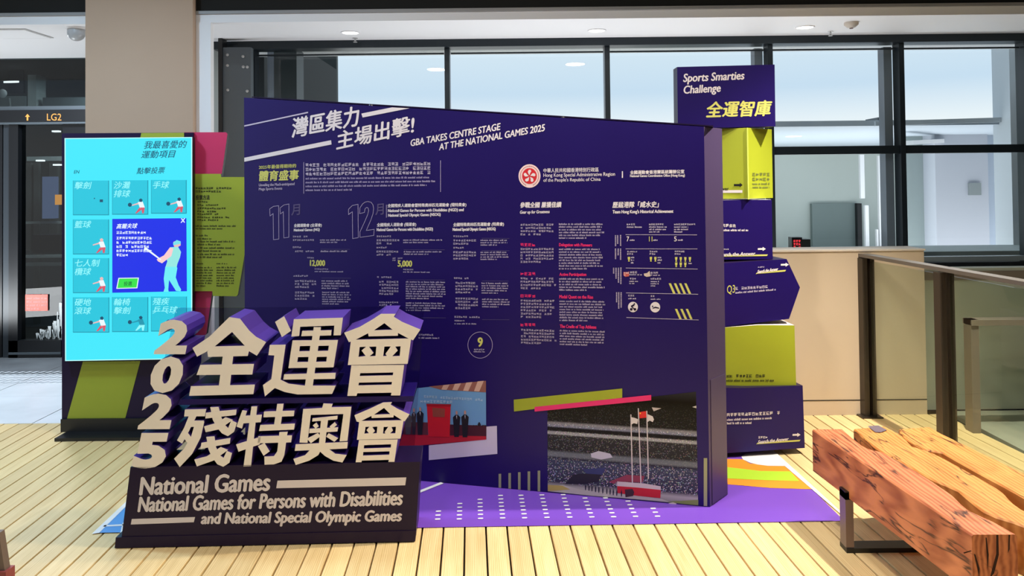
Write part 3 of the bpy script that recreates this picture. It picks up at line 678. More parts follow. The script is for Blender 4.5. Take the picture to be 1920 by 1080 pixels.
for s, a, b, c in (('Delegation with Pioneers', (1048.4, 463.5), (1110, 464), (1048.4, 456)), ('Active Participation', (1049, 519), (1099, 519.2), (1049, 511.5)),
                   ('Medal Quest on the Rise', (1049, 560.5), (1112, 561.3), (1049, 553)), ('The Cradle of Top Athletes', (1050, 616.5), (1118, 618.3), (1050, 608.6))): T(s, a, b, c, PINK, .02)
m_ = MB()
for y in (456, 510.5, 552, 606): filler(m_, mp_, 976, 1000, y, 1, 9, True, .01)
m_.build('pink_heading', PINK, pan)
# table
m_ = MB()
for x0, y0_, x1, y1_ in ((1173, 439.5, 1307, 439.9), (1173, 466, 1307.5, 466.2), (1173.5, 502, 1308, 504), (1174, 548.7, 1309, 551.2), (1174.5, 594.8, 1310, 599.5)): m_.poly(pxpoly(mp_, [(x0, y0_), (x1, y1_), (x1, y1_+1), (x0, y0_+1)], .0012))
m_.build('table_rule', FINE, pan)
T('7', (1175, 452.5), (1179.5, 452.5), (1175, 443.5), WHITE, .01); T('11', (1217, 452.5), (1223, 452.5), (1217, 443.5), YEL, .01); T('5', (1264, 452.5), (1268.7, 452.5), (1264, 443.5), WHITE, .01)
fp2([(1175, 1194, 419, 1, 5, 1), (1175, 1204, 424, 1, 5, 0), (1217, 1247, 419, 1, 5, 1), (1217, 1250, 424, 3, 4.6, 0), (1264, 1307, 419, 1, 5, 1), (1264, 1292, 424, 3, 4.6, 0), (1181, 1190, 448.5, 1, 5, 0), (1225, 1233, 448.5, 1, 5, 0), (1271, 1279, 448.5, 1, 5, 0)], LILAC, 0)
fp2([(1176, 1194, 470, 2, 4.8, 1), (1218, 1237, 470, 2, 4.8, 1), (1265, 1284, 470, 2, 4.8, 1), (1183, 1189, 481, 3, 5, 0), (1233, 1241, 481, 3, 5, 0), (1291, 1297, 492, 1, 5, 0)], LILAC, 0)
fp2([(1181, 1193, 508.5, 1, 6, 1), (1180, 1204, 513.5, 1, 4, 0), (1181, 1193, 521, 1, 5, 1), (1180, 1196, 526, 2, 4, 0), (1220, 1232, 509.5, 1, 6, 1), (1220, 1237, 514.5, 1, 4, 0), (1220, 1237, 521, 1, 5, 1), (1220, 1236, 526.5, 3, 4, 0)], LILAC, .01)
fp2([(1178, 1190, 552.5, 1, 5, 1), (1178, 1193, 558.5, 1, 4, 0), (1220, 1228, 553.5, 1, 5, 1), (1220, 1238, 559.5, 1, 4, 0)], LILAC, .01)
m_ = MB()
for x, y0_, y1_ in ((1153, 441, 461), (1157, 441, 455), (1162.5, 440.5, 461), (1153, 466, 485), (1158, 466, 478), (1162.5, 466, 486), (1149.5, 502, 513), (1154, 502, 523), (1158.5, 502, 530), (1163, 501.5, 532), (1155, 548, 567), (1159, 548, 577), (1163.5, 548, 576)):
    y = y0_
    while y < y1_:
        h_ = random.choice((1, 1.6, 2.2)); m_.poly(pxpoly(mp_, [(x, y), (x+2.2, y), (x+2.2, y+h_), (x, y+h_)], .0012)); y += h_+.5
m_.build('sideways_print', FINE, pan)
for x, y in [(190, 420), (402, 420), (445, 420)]+[(646+44*k, 422) for k in range(4)]+[(646+44*k, 474) for k in range(3)]:
    X, Y = x/5.144+1140, y/5.144+400
    m_ = MB(); m_.tess([pxpoly(mp_, [(X, Y), (X+4.6, Y), (X+4.2, Y+5), (X+3, Y+6), (X+4, Y+8.6), (X+.6, Y+8.6), (X+1.6, Y+6), (X+.4, Y+5)], .0012)]); m_.build('medal_print', YEL, pan)
for k in range(4):
    x = 585+50*k; Q([(x_/5.144+1140, y_/5.144+400) for x_, y_ in ((x, 675), (x+22, 675), (x+67, 775), (x+43, 775))], YEL, 'slanted_stripe')
for k in range(3):
    x = 645+52*k; Q([(x_/5.144+1140, y_/5.144+400) for x_, y_ in ((x, 922), (x+22, 922), (x+66, 1020), (x+43, 1020))], YEL, 'slanted_stripe')
disc(1186.8, 575.6, 9.3, 9.8, WHITE, 'icon_disc'); disc(1228.4, 576, 9.3, 9.8, WHITE, 'icon_disc')
m_ = MB()   # cyclist and swimmer pictograms
for cx, cy, r in ((1189.5, 570, 1.5), (1183.5, 580, 2.6), (1190.5, 580, 2.6), (1223.5, 574.5, 1.4)):
    m_.poly(pxpoly(mp_, [(cx+r*math.cos(2*math.pi*k/14), cy+r*math.sin(2*math.pi*k/14)) for k in range(14)], .002))
for pts in ([(1183, 573), (1188, 570.5), (1190, 573), (1186, 575), (1189, 578), (1187.5, 579.5), (1183, 575)], [(1224, 577), (1229, 575), (1236, 577), (1236, 579), (1229, 577.5), (1223.5, 579)]): m_.tess([pxpoly(mp_, pts, .002)])
m_.build('icon_figure', NAVYD, pan)
Q([(1169, 510), (1178, 510), (1179.5, 508), (1179.5, 518), (1172, 519), (1169, 516)], mat('mini_photo_red', (196, 90, 84), .6), 'mini_picture')
Q([(1207, 513), (1213, 512), (1218, 508), (1219.5, 518), (1212, 519), (1208, 517)], mat('mini_photo_pale', (206, 190, 180), .6), 'mini_picture')
m_ = MB(); filler(m_, mp_, 1170, 1179, 510.5, 2, 4, True, lift=.002); m_.build('mini_picture_detail', WHITE, pan)
# bars
Q([(963.3, 749.4), (1166.7, 728.4), (1166.7, 745.7), (963.8, 771.7)], LIME, lift=.003)
Q([(1002.3, 763), (1221, 740.4), (1221, 750.6), (1002.3, 771.7)], PINK, lift=.004)
for k, x in enumerate((937.3, 955.6, 973.7, 991.7, 1010.5)): Q([(x-2.4, 888.5-1.5*k), (x+2.4, 888.3-1.5*k), (x+2.4, 914.7+1.7*k), (x-2.4, 914.3+1.7*k)], mat('sage_print', (160, 164, 120), .5))
Q([(1319.5, 859), (1326, 859), (1326, 949), (1319.5, 948.5)], mat('sage_print', (160, 164, 120), .5))
Q([(804, 835), (912, 824), (912, 800), (931.6, 798.5), (932.5, 851), (804, 862.7)], mat('bracket_lilac', (214, 206, 224), .5), 'white_bracket')
# ceremony photograph
def c5(pts): return [(x/5.142+740, y/5.142+690) for x, y in pts]
def PH(pts, rgb, nm, lift): return Q(c5(pts), mat('ink_%d_%d_%d' % rgb, rgb, .5), nm, lift)
PH([(215, 195), (880, 123), (882, 690), (35, 765), (160, 400)], (108, 160, 208), 'printed_photo', .0014)
PH([(330, 178), (880, 123), (880, 235), (440, 208)], (150, 96, 84), 'photo_curtain', .002)
for k in range(4): PH([(470+110*k, 165-12*k), (530+110*k, 159-12*k), (500+105*k, 212+5*k), (450+105*k, 208+5*k)], (214, 176, 156), 'photo_drape', .0026)
PH([(75, 640), (882, 655), (882, 690), (35, 765)], (190, 26, 44), 'photo_carpet', .002)
PH([(530, 545), (882, 555), (882, 657), (530, 650)], (70, 16, 34), 'photo_table', .0024)
PH([(90, 520), (320, 525), (320, 645), (80, 640)], (96, 40, 50), 'photo_table', .0024)
PH([(310, 350), (540, 350), (530, 665), (325, 660)], (208, 20, 38), 'photo_cabinet', .003)
PH([(305, 345), (545, 350), (540, 372), (308, 368)], (170, 14, 30), 'photo_cabinet_lid', .0034)
PH([(362, 382), (485, 392), (482, 475), (368, 470)], (150, 70, 56), 'photo_plaque', .0036)
for x, y0_, y1_, w_, cc in ((245, 380, 645, 34, (20, 20, 30)), (185, 390, 640, 22, (50, 40, 50)), (130, 410, 640, 36, (84, 78, 84)), (597, 415, 665, 36, (18, 16, 26)), (678, 412, 668, 36, (20, 18, 26)), (815, 485, 560, 16, (24, 22, 34)), (775, 512, 550, 20, (16, 16, 22)), (862, 515, 550, 20, (16, 16, 22))):
    PH([(x-w_*.35, y0_+38), (x+w_*.35, y0_+38), (x+w_, y0_+60), (x+w_*.8, y0_+150 if y1_-y0_ > 160 else y1_), (x+w_*.6, y1_), (x-w_*.6, y1_), (x-w_*.8, y0_+150 if y1_-y0_ > 160 else y1_), (x-w_, y0_+60)], cc, 'photo_figure', .0034)
    if y1_-y0_ > 160: PH([(x-9, y0_+4), (x, y0_-4), (x+10, y0_+6), (x+10, y0_+28), (x, y0_+38), (x-9, y0_+28)], (196, 150, 136), 'photo_head', .004); PH([(x-5, y0_+45), (x+5, y0_+45), (x+2, y0_+80)], (220, 220, 224), 'photo_shirt', .004)
m_ = MB(); filler(m_, mp_, 795, 907, 741, 1, 6, True, .06, h=4.5, lift=.0022); filler(m_, mp_, 788, 850, 750, 1, 6, True, .02, h=5.5, lift=.0022)
m_.build('photo_banner_text', mat('photo_pale_blue', (176, 206, 232), .5), pan)
# stadium photograph: procedural crowd bands
def stadium_mat():
    M = bpy.data.materials.new('stadium_photo'); M.use_nodes = True; t = M.node_tree; b = t.nodes['Principled BSDF']; b.inputs['Roughness'].default_value = .4; b.inputs['Specular IOR Level'].default_value = .12
    uv = t.nodes.new('ShaderNodeUVMap'); s_ = t.nodes.new('ShaderNodeSeparateXYZ'); t.links.new(uv.outputs[0], s_.inputs[0])
    r = t.nodes.new('ShaderNodeValToRGB'); r.color_ramp.interpolation = 'LINEAR'; t.links.new(s_.outputs[1], r.inputs[0])
    el = r.color_ramp.elements; el[0].position = 0; el[0].color = (.30, .28, .26, 1); el[1].position = 1; el[1].color = (.03, .03, .035, 1)
    for p_, c_ in ((.06, (.45, .43, .4)), (.10, (.04, .04, .07)), (.30, (.05, .06, .11)), (.32, (.02, .02, .04)), (.34, (.16, .18, .2)), (.37, (.14, .16, .18)), (.39, (.025, .025, .03)), (.53, (.03, .03, .035)), (.54, (.35, .37, .38)), (.56, (.3, .3, .32)), (.57, (.01, .01, .012)), (.60, (.01, .01, .015)), (.61, (.2, .22, .3)), (.64, (.24, .24, .26)), (.66, (.014, .014, .014)), (.82, (.012, .012, .01)), (.9, (.006, .005, .004))):
        k = el.new(p_); k.color = c_+(1,)
    vo = t.nodes.new('ShaderNodeTexVoronoi'); vo.inputs['Scale'].default_value = 1; mp = t.nodes.new('ShaderNodeMapping'); mp.inputs['Scale'].default_value = (95, 75, 1)
    t.links.new(uv.outputs[0], mp.inputs[0]); t.links.new(mp.outputs[0], vo.inputs['Vector'])
    sr = t.nodes.new('ShaderNodeValToRGB'); sr.color_ramp.elements[0].position = .18; sr.color_ramp.elements[0].color = (1, 1, 1, 1); sr.color_ramp.elements[1].position = .42; sr.color_ramp.elements[1].color = (0, 0, 0, 1)
    t.links.new(vo.outputs['Distance'], sr.inputs[0])
    # how bright the specks are in each band
    am = t.nodes.new('ShaderNodeValToRGB'); t.links.new(s_.outputs[1], am.inputs[0]); e2 = am.color_ramp.elements
    e2[0].position = 0; e2[0].color = (0, 0, 0, 1); e2[1].position = 1; e2[1].color = (0, 0, 0, 1)
    for p_, c_ in ((.08, 0), (.10, .8), (.30, .55), (.33, .1), (.38, .1), (.40, .22), (.53, .22), (.56, .5), (.575, .02), (.60, .02), (.62, .6), (.65, .07), (.82, .03), (.9, 0)):
        k = e2.new(p_); k.color = (c_, c_, c_, 1)
    mu = t.nodes.new('ShaderNodeMix'); mu.data_type = 'RGBA'; mu.blend_type = 'MULTIPLY'; mu.inputs[0].default_value = 1
    t.links.new(sr.outputs[0], mu.inputs[6]); t.links.new(am.outputs[0], mu.inputs[7])
    m3 = t.nodes.new('ShaderNodeMix'); m3.data_type = 'RGBA'; m3.blend_type = 'MULTIPLY'; m3.inputs[0].default_value = .6
    t.links.new(mu.outputs[2], m3.inputs[6]); t.links.new(vo.outputs['Color'], m3.inputs[7])
    ad = t.nodes.new('ShaderNodeMix'); ad.data_type = 'RGBA'; ad.blend_type = 'ADD'; ad.inputs[0].default_value = 1
    t.links.new(r.outputs[0], ad.inputs[6]); t.links.new(m3.outputs[2], ad.inputs[7]); t.links.new(ad.outputs[2], b.inputs['Base Color'])
    return M
def c7(pts): return [(x/4.154+920, y/4.154+700) for x, y in pts]
o = Q([(1026.4, 766), (1305, 734.4), (1309, 947.5), (1027, 921)], stadium_mat(), 'printed_photo')
me = o.data; uvl = me.uv_layers.new(name='UVMap'); 
bl = mp_.hit(1027, 921); du = (mp_.hit(1309, 947.5)-bl); zt = mp_.hit(1305, 734.4).z; zb = mp_.hit(1309, 947.5).z; L2 = (du.x**2+du.y**2)**.5
for lp_ in me.loops:
    v = me.vertices[lp_.vertex_index].co + OFF[pan]; u = ((v.x-bl.x)**2+(v.y-bl.y)**2)**.5/L2
    uvl.data[lp_.index].uv = (u, (v.z-zb)/(zt-zb))
def P7(pts, rgb, nm, lift): return Q(c7(pts), mat('ink_%d_%d_%d' % rgb, rgb, .5), nm, lift)
P7([(445, 880), (560, 870), (700, 905), (990, 935), (1320, 975), (1400, 1003), (1200, 985), (800, 955), (445, 918)], (196, 190, 178), 'photo_track', .0018)
P7([(445, 868), (560, 875), (620, 905), (445, 918)], (190, 170, 90), 'photo_track_yellow', .0022)
P7([(1380, 1000), (1617, 985), (1617, 1028), (1500, 1017)], (134, 148, 80), 'photo_turf', .0022)
P7([(985, 878), (1150, 890), (1325, 908), (1322, 972), (1150, 955), (988, 932)], (200, 24, 40), 'photo_stage', .0024)
P7([(985, 842), (1200, 858), (1325, 880), (1325, 908), (1150, 890), (985, 878)], (208, 196, 196), 'photo_stage_top', .0024)
P7([(920, 845), (1060, 790), (1200, 800), (1180, 850), (985, 842), (960, 862)], (140, 50, 74), 'photo_seats_red', .0018)
P7([(580, 862), (640, 790), (760, 775), (860, 790), (840, 845), (720, 862)], (14, 16, 34), 'photo_dark_stage', .0018)
P7([(720, 745), (900, 735), (870, 790), (740, 780)], (40, 52, 104), 'photo_blue_stage', .002)
P7([(780, 625), (840, 605), (930, 625), (950, 655), (860, 672), (785, 655)], (190, 190, 206), 'photo_light_burst', .0022)
for x0, yt, x1, yb in ((1092, 320, 1104, 870), (1150, 272, 1170, 860), (1216, 292, 1228, 820)): P7([(x0-4, yt), (x0+4, yt), (x1+5, yb), (x1-4, yb)], (206, 200, 204), 'photo_flagpole', .0028)
P7([(1155, 302), (1210, 294), (1214, 345), (1160, 350)], (220, 36, 36), 'photo_flag_red', .003)
P7([(1160, 308), (1168, 306), (1170, 316), (1162, 318)], (240, 206, 60), 'photo_flag_star', .0034)
P7([(1096, 342), (1120, 346), (1148, 358), (1142, 395), (1115, 388), (1098, 398)], (216, 210, 208), 'photo_flag_white', .003)
P7([(1222, 318), (1262, 335), (1272, 360), (1262, 380), (1240, 368), (1222, 378)], (216, 210, 208), 'photo_flag_white', .003)
P7([(1255, 265), (1330, 272), (1270, 296)], (190, 180, 176), 'photo_floodlight', .002); P7([(1570, 262), (1602, 252), (1602, 272)], (200, 196, 190), 'photo_floodlight', .002)
for k in range(11):
    x = 735+k*28+random.uniform(-5, 5); y = 880+k*5; P7([(x-5, y), (x, y-28), (x+6, y), (x+3, y+28), (x-3, y+30)], (24, 26, 50), 'photo_marcher', .0026)
P7([(1045, 905), (1105, 900), (1118, 925), (1110, 955), (1050, 965)], (60, 30, 40), 'photo_band', .003)
P7([(1385, 1012), (1420, 1004), (1448, 1014), (1440, 1026), (1392, 1026)], (226, 214, 196), 'photo_white_mark', .003)

# ================================================================== 3D LETTER SIGN
S0 = flo(216, 1028); S1 = flo(779, 1016.5); sg = Pl(S0, S1); SD = .245
dep = PD*SD
sign = thing('letter_sign', 'waist-high dark navy sign with deep cream raised characters and National Games lettering', 'sign', (S0+S1)/2)
def sx(pts, l=0.0): return pxpoly(sg, pts, l)
m_ = MB().prism([sx([(244.5, 876), (787.5, 866), (779, 1013), (230, 1023), (228, 1007)], 0)], dep*.9); m_.build('board', NAVYD, sign)
m_ = MB().prism([sx([(217, 1008), (232, 1007), (779.5, 995), (778.5, 1015), (215, 1027.5)], .004)], dep*1.05); m_.build('plinth', NAVYD, sign)
# shelf between the two rows
m_ = MB().prism([sx([(338, 749), (776, 742.5), (774, 753), (334, 759)], -.01)], dep); m_.build('shelf', NAVY, sign)
bk_ = Pl(S0+dep, S1+dep)
m_ = MB().prism([pxpoly(bk_, [(330, 579), (334, 577.5), (795, 574.5), (784, 742), (775, 868), (262, 872)], 0)], PD*.008); m_.build('acrylic_sheet', ACRY, sign, 'clear acrylic back sheet')
def cc(o_x, o_y, s_): return lambda pts: [(x/s_+o_x, y/s_+o_y) for x, y in pts]
k4 = cc(0, 480, 4.0); k2 = cc(480, 560, 5.4); k3 = cc(480, 740, 5.647); k8 = cc(0, 750, 3.273); k1 = cc(200, 560, 3.1767)
def glyph(groups, K, nm='raised_character', label=None):
    m_ = MB()
    for j, g in enumerate(groups):
        e_ = .00008*(j % 7)
        m_.prism([sx(K(l), e_) for l in g], dep*.97, 0, 1)
    o = m_.build(nm, CREAM, sign, label, mats=[CREAM, PURP]); return o
glyph([[[(1720, 458), (1800, 470), (1740, 570), (1608, 680), (1540, 722), (1478, 755), (1443, 690), (1570, 605)]],
       [[(1720, 458), (1800, 470), (1870, 560), (1920, 605), (1996, 646), (1926, 748), (1865, 712), (1835, 672), (1740, 570)]],
       [[(1600, 678), (1850, 672), (1868, 712), (1858, 750), (1560, 757), (1555, 715)]],
       [[(1672, 740), (1750, 740), (1722, 1000), (1638, 1000)]],
       [[(1502, 816), (1905, 809), (1892, 889), (1474, 893)]], [[(1432, 976), (1912, 964), (1900, 1036), (1418, 1049)]]], k4)
glyph([[[(193, 235), (285, 178), (355, 325), (262, 390)]],
       [[(383, 208), (880, 192), (858, 370), (785, 372), (793, 272), (447, 285), (437, 378), (358, 385)]],
       [[(468, 325), (765, 318), (760, 372), (458, 380)]], [[(585, 288), (658, 288), (575, 882), (495, 880)]],
       [[(370, 422), (830, 418), (785, 695), (328, 703)], [(445, 480), (550, 478), (543, 530), (438, 532)], [(632, 478), (738, 476), (730, 527), (625, 530)], [(425, 592), (532, 590), (526, 640), (418, 642)], [(613, 590), (718, 588), (711, 637), (606, 640)]],
       [[(285, 765), (808, 750), (800, 812), (275, 820)]],
       [[(140, 468), (300, 465), (250, 820), (330, 860), (490, 880), (808, 880), (770, 965), (420, 970), (290, 945), (190, 905), (90, 990), (70, 875), (155, 815), (185, 575), (125, 572)]]], k2)
glyph([[[(1265, 153), (1415, 153), (1395, 183), (1480, 235), (1665, 312), (1590, 422), (1570, 412), (1535, 660), (930, 672), (960, 435), (940, 440), (892, 345), (1050, 285), (1180, 210)],
        [(1300, 248), (1382, 314), (1195, 320)], [(1135, 350), (1140, 382), (1437, 375), (1437, 347), (1545, 403), (1010, 415)],
        [(1050, 490), (1115, 487), (1068, 525), (1110, 580), (1038, 590)], [(1145, 487), (1218, 485), (1210, 580), (1150, 583), (1190, 550)],
        [(1300, 485), (1365, 483), (1310, 560), (1325, 580), (1288, 582)], [(1410, 485), (1465, 482), (1455, 580), (1380, 582), (1435, 525)]],
       [[(965, 676), (1500, 670), (1460, 980), (1365, 980), (1372, 952), (1025, 958), (1018, 985), (925, 985)], [(1055, 755), (1390, 747), (1385, 775), (1050, 783)], [(1042, 850), (1378, 843), (1372, 870), (1037, 878)]]], k2)
def ge(dx, dy): 
    f = lambda p: [(x+dx, y+dy) for x, y in p]
    return [[f([(1263, 78), (1345, 68), (1452, 58), (1448, 92), (1345, 104), (1260, 114)])], [f([(1252, 162), (1330, 140), (1385, 105), (1430, 122), (1345, 180), (1262, 198)])],
            [f([(1290, 44), (1342, 42), (1356, 100), (1378, 150), (1400, 172), (1420, 124), (1454, 140), (1436, 196), (1398, 222), (1362, 205), (1328, 165), (1305, 120)])]]
glyph([[[(1135, 58), (1265, 55), (1257, 100), (1130, 101)]], [[(1160, 95), (1208, 95), (1160, 190), (1118, 268), (1086, 248), (1130, 170)]], [[(1165, 126), (1252, 126), (1246, 165), (1148, 165)]],
       [[(1198, 140), (1254, 132), (1232, 230), (1180, 330), (1103, 412), (1068, 360), (1128, 300), (1172, 225)]], [[(1148, 195), (1190, 250), (1164, 280), (1122, 228)]]] + ge(0, 0) +
      [[[(1236, 262), (1415, 232), (1410, 268), (1230, 300)]], [[(1192, 365), (1270, 345), (1355, 288), (1400, 306), (1310, 372), (1208, 408)]], [[(1266, 226), (1316, 222), (1326, 290), (1350, 340), (1372, 355), (1392, 312), (1424, 326), (1408, 385), (1370, 410), (1334, 395), (1300, 350), (1278, 300)]]], k8)
glyph([[[(862, 642), (897, 640), (860, 998), (815, 1000)]], [[(808, 664), (836, 668), (806, 774), (773, 762)]], [[(812, 698), (925, 690), (918, 736), (800, 744)]], [[(770, 868), (918, 822), (912, 868), (785, 912)]]], k1)
glyph([[[(225, 98), (292, 95), (262, 322), (190, 322)]], [[(85, 178), (408, 168), (400, 228), (78, 240)]], [[(45, 320), (412, 305), (403, 370), (32, 385)]], [[(25, 440), (382, 430), (372, 505), (18, 515)]],
       [[(248, 395), (335, 392), (300, 640), (270, 710), (190, 738), (90, 742), (88, 655), (190, 650), (225, 600)]], [[(20, 545), (90, 510), (145, 600), (80, 648)]]], k3)
glyph([[[(500, 152), (700, 140), (715, 92), (812, 97), (800, 132), (1010, 128), (968, 490), (885, 495), (925, 205), (580, 215), (545, 510), (460, 508)]],
       [[(598, 250), (865, 222), (860, 262), (595, 285)]], [[(600, 325), (640, 295), (665, 335), (630, 360)]], [[(780, 335), (835, 290), (857, 320), (800, 370)]], [[(568, 360), (870, 345), (862, 390), (562, 408)]],
       [[(690, 250), (765, 245), (730, 530), (665, 530)]], [[(655, 405), (685, 440), (580, 515), (540, 465)]], [[(770, 408), (870, 460), (830, 500), (742, 445)]],
       [[(420, 525), (972, 500), (965, 570), (410, 595)]], [[(590, 565), (700, 555), (660, 640), (560, 700), (420, 745), (395, 680), (520, 640)]], [[(680, 560), (765, 570), (840, 625), (960, 638), (915, 718), (820, 700), (730, 650), (675, 600)]]], k3)
glyph([[[(1345, 82), (1440, 78), (1425, 105), (1500, 150), (1625, 208), (1575, 283), (1562, 278), (1530, 465), (1068, 478), (1092, 290), (1065, 285), (1042, 218), (1200, 150)],
        [(1355, 140), (1420, 205), (1250, 212)], [(1222, 225), (1225, 248), (1455, 240), (1458, 215), (1545, 270), (1115, 278)],
        [(1160, 342), (1200, 340), (1170, 375), (1195, 408), (1148, 413)], [(1232, 342), (1285, 338), (1278, 408), (1235, 410), (1260, 385)], [(1352, 342), (1400, 340), (1362, 395), (1370, 410), (1345, 412)], [(1435, 342), (1482, 340), (1475, 408), (1420, 410), (1450, 380)]],
       [[(1090, 480), (1500, 473), (1465, 712), (1400, 712), (1408, 690), (1120, 698), (1118, 716), (1055, 716)], [(1145, 535), (1430, 525), (1428, 560), (1142, 570)], [(1135, 608), (1415, 600), (1410, 635), (1132, 645)]]], k3)
for s, P0, P1, P2 in (('2', (280, 331), (468, 331), (322, 125)), ('0', (238, 563), (428, 562), (288, 345)), ('2', (183, 778), (375, 777), (226, 566)), ('5', (144, 1013), (338, 1012), (188, 800))):
    m_ = MB(); text_into(m_, sg, s, k1([P0])[0], k1([P1])[0], k1([P2])[0], .055, 0, mi=0, ext=dep*.97, mside=1)
    m_.build('raised_digit', CREAM, sign, mats=[CREAM, PURP])
k_ = cc(160, 860, 4.908); kr = cc(500, 860, 4.908)
def ST(s, P0, P1, P2, bold=.028): text(sign, sg, s, P0, P1, P2, WHITE, bold, 'lettering', .0014)
ST('National Games', k_([(500, 335)])[0], kr([(20, 293)])[0], k_([(520, 172)])[0])
ST('National Games for Persons with Disabilities', k_([(485, 490)])[0], kr([(1240, 425)])[0], k_([(505, 353)])[0])
ST('and National Special Olympic Games', k_([(1060, 632)])[0], kr([(1228, 605)])[0], k_([(1082, 500)])[0])
for pts, K in (([(428, 555), (1010, 537), (998, 585), (418, 606)], k_), ([(100, 202), (1285, 172), (1275, 245), (88, 272)], kr)):
    MB().poly(sx(K(pts), .0014)).build('stripe', WHITE, sign)

# ================================================================== KIOSK
KY = 5.08; kp = Pl((0, KY, 0), yaw=0)
ki = thing('touchscreen_kiosk', 'tall navy and lime voting kiosk with a bright cyan touchscreen', 'kiosk', kp.hit(240, 811))
def kx(pts, l=0.0, pl=kp): return pxpoly(pl, pts, l)
zb_ = .03
m_ = MB().prism([kx([(116, 250), (362, 248.5), (362, 560), (362, 806), (116, 809)], 0)], (0, .10, 0)); m_.build('body', NAVYD, ki)
a = flo(102, 828); b = flo(395, 822); m_ = MB().box((a.x, a.y, 0), (b.x, a.y+.5, .02)); m_.build('base_plate', BLACK, ki)
m_ = MB().box((kp.hit(117, 700).x, KY-.02, .018), (kp.hit(362, 700).x, KY+.12, .1)); m_.build('base_skirt', BLACK, ki)
MB().poly(kx([(155.4, 678), (263, 677), (230.6, 800.5), (121, 801.7)], .0015)).build('lime_stripe', LIMED, ki)
MB().poly(kx([(265, 249.5), (345, 249), (345, 258), (263, 258)], .0015)).build('lime_band', LIMED, ki)
MB().prism([kx([(345, 248), (424, 248), (426.5, 251), (415, 332), (362, 330), (345, 256)], -.02)], (0, .03, 0), 0, 1).build('crimson_wing', CRIM, ki, mats=[CRIM, BLACK])
MB().prism([kx([(360, 546), (398, 546), (387, 626), (382, 630), (360, 632)], -.02)], (0, .03, 0), 0, 1).build('crimson_wing', CRIM, ki, mats=[CRIM, BLACK])
lw = MB().prism([kx([(360, 326), (414, 326), (415, 332), (458, 332), (459, 475), (446, 553), (443, 555.5), (399, 555), (398, 546), (360, 546)], 0)], (0, .03, 0), 0, 1).build('lime_wing', LIMED, ki, 'lime green side board with rules', mats=[LIMED, BLACK])
m_ = MB(); INK = mat('dark_ink', (50, 56, 20), .6)
for x0, x1, y, n, pt, cj in ((367, 441, 351, 2, 6, 1), (370, 388, 377, 1, 5, 1), (370, 418, 383, 1, 5, 1), (370, 424, 389, 2, 5.6, 1), (370, 410, 400, 1, 5, 1), (370, 436, 406, 2, 5, 1), (367, 449, 422, 2, 5, 0), (367, 390, 440, 1, 5, 0), (370, 398, 446, 1, 5, 0), (370, 440, 451, 2, 5.6, 0), (370, 443, 463, 2, 5.6, 0), (370, 446, 475, 2, 5.5, 0), (368, 382, 493, 1, 4, 0), (406, 426, 493, 1, 4, 0), (368, 399, 500, 8, 4.9, 0), (406, 442, 500, 8, 4.9, 0)): filler(m_, kp, x0, x1, y, n, pt, bool(cj))
m_.build('fine_print', INK, ki)
text(ki, kp, '投票方法', (367, 375), (393, 374.5), (367, 366), INK, .03)
# screen
CY = mat('screen_cyan', (62, 232, 252), emit=1.0); TEAL = mat('screen_teal', (30, 198, 222), emit=1.0); CYT = mat('screen_pale', (150, 250, 255), emit=1.0)
BLU = mat('screen_blue', (14, 40, 232), emit=1.0); INKB = mat('screen_ink', (12, 84, 120), emit=.8); SWH = mat('screen_white', (236, 248, 255), emit=1.0); SGR = mat('screen_green', (50, 226, 70), emit=1.0)
SEDGE = mat('screen_edge', (190, 255, 255), emit=1.0)
scp = Pl((0, KY-.045, 0), yaw=0)
scr = MB().prism([pxpoly(scp, [(121, 259), (360.5, 257), (360.5, 673), (122, 677)], 0)], (0, .045, 0), 0, 1).build('screen', CY, ki, 'glowing cyan touchscreen', mats=[CY, BLACK])

def SQ(pts, mt, nm, lift): return MB().tess([pxpoly(scp, pts, lift)]).build(nm, mt, scr)
m_ = MB()
for a, b, c, d in (((121, 259), (360.5, 257), (360.5, 258.6), (121, 260.6)), ((121, 259), (123, 259), (124, 677), (122, 677)), ((358.5, 257), (360.5, 257), (360.5, 673), (358.5, 673)), ((122, 675.4), (360.5, 671.4), (360.5, 673), (122, 677))): m_.poly(pxpoly(scp, [a, b, c, d], .001))
m_.build('screen_rim', SEDGE, scr)
def STX(s, P0, P1, P2, mt, bold=.01): return text(scr, scp, s, P0, P1, P2, mt, bold, 'screen_text', .002)
STX('我最喜愛的', (269, 279), (347.5, 277.5), (273, 264.5), INKB); STX('運動項目', (264, 297), (326, 295.5), (268, 283), INKB); STX('點擊投票', (255.5, 326.5), (307, 325), (259, 314.5), INKB)
STX('EN', (138.5, 325.5), (148, 325), (139.5, 319.5), INKB)
tiles = [((137.5, 338.5, 203, 402), ['擊劍'], 0), ((211, 338, 276.5, 401), ['沙灘', '排球'], 1), ((284, 337.5, 348.5, 399), ['手球'], 1), ((137.5, 411.5, 203, 475.5), ['籃球'], 2),
         ((137.5, 484, 203, 548), ['七人制', '欖球'], 2), ((137.5, 557.5, 203.5, 622), ['硬地', '滾球'], 1), ((211, 557, 276.5, 621), ['輪椅', '擊劍'], 3), ((284, 556, 349, 620), ['殘疾', '乒乓球'], 3)]
SKIN = mat('screen_skin', (250, 196, 196), emit=.9); SRED = mat('screen_red', (226, 90, 110), emit=.9); SHAD = mat('screen_shadow', (20, 150, 176), emit=1.0)
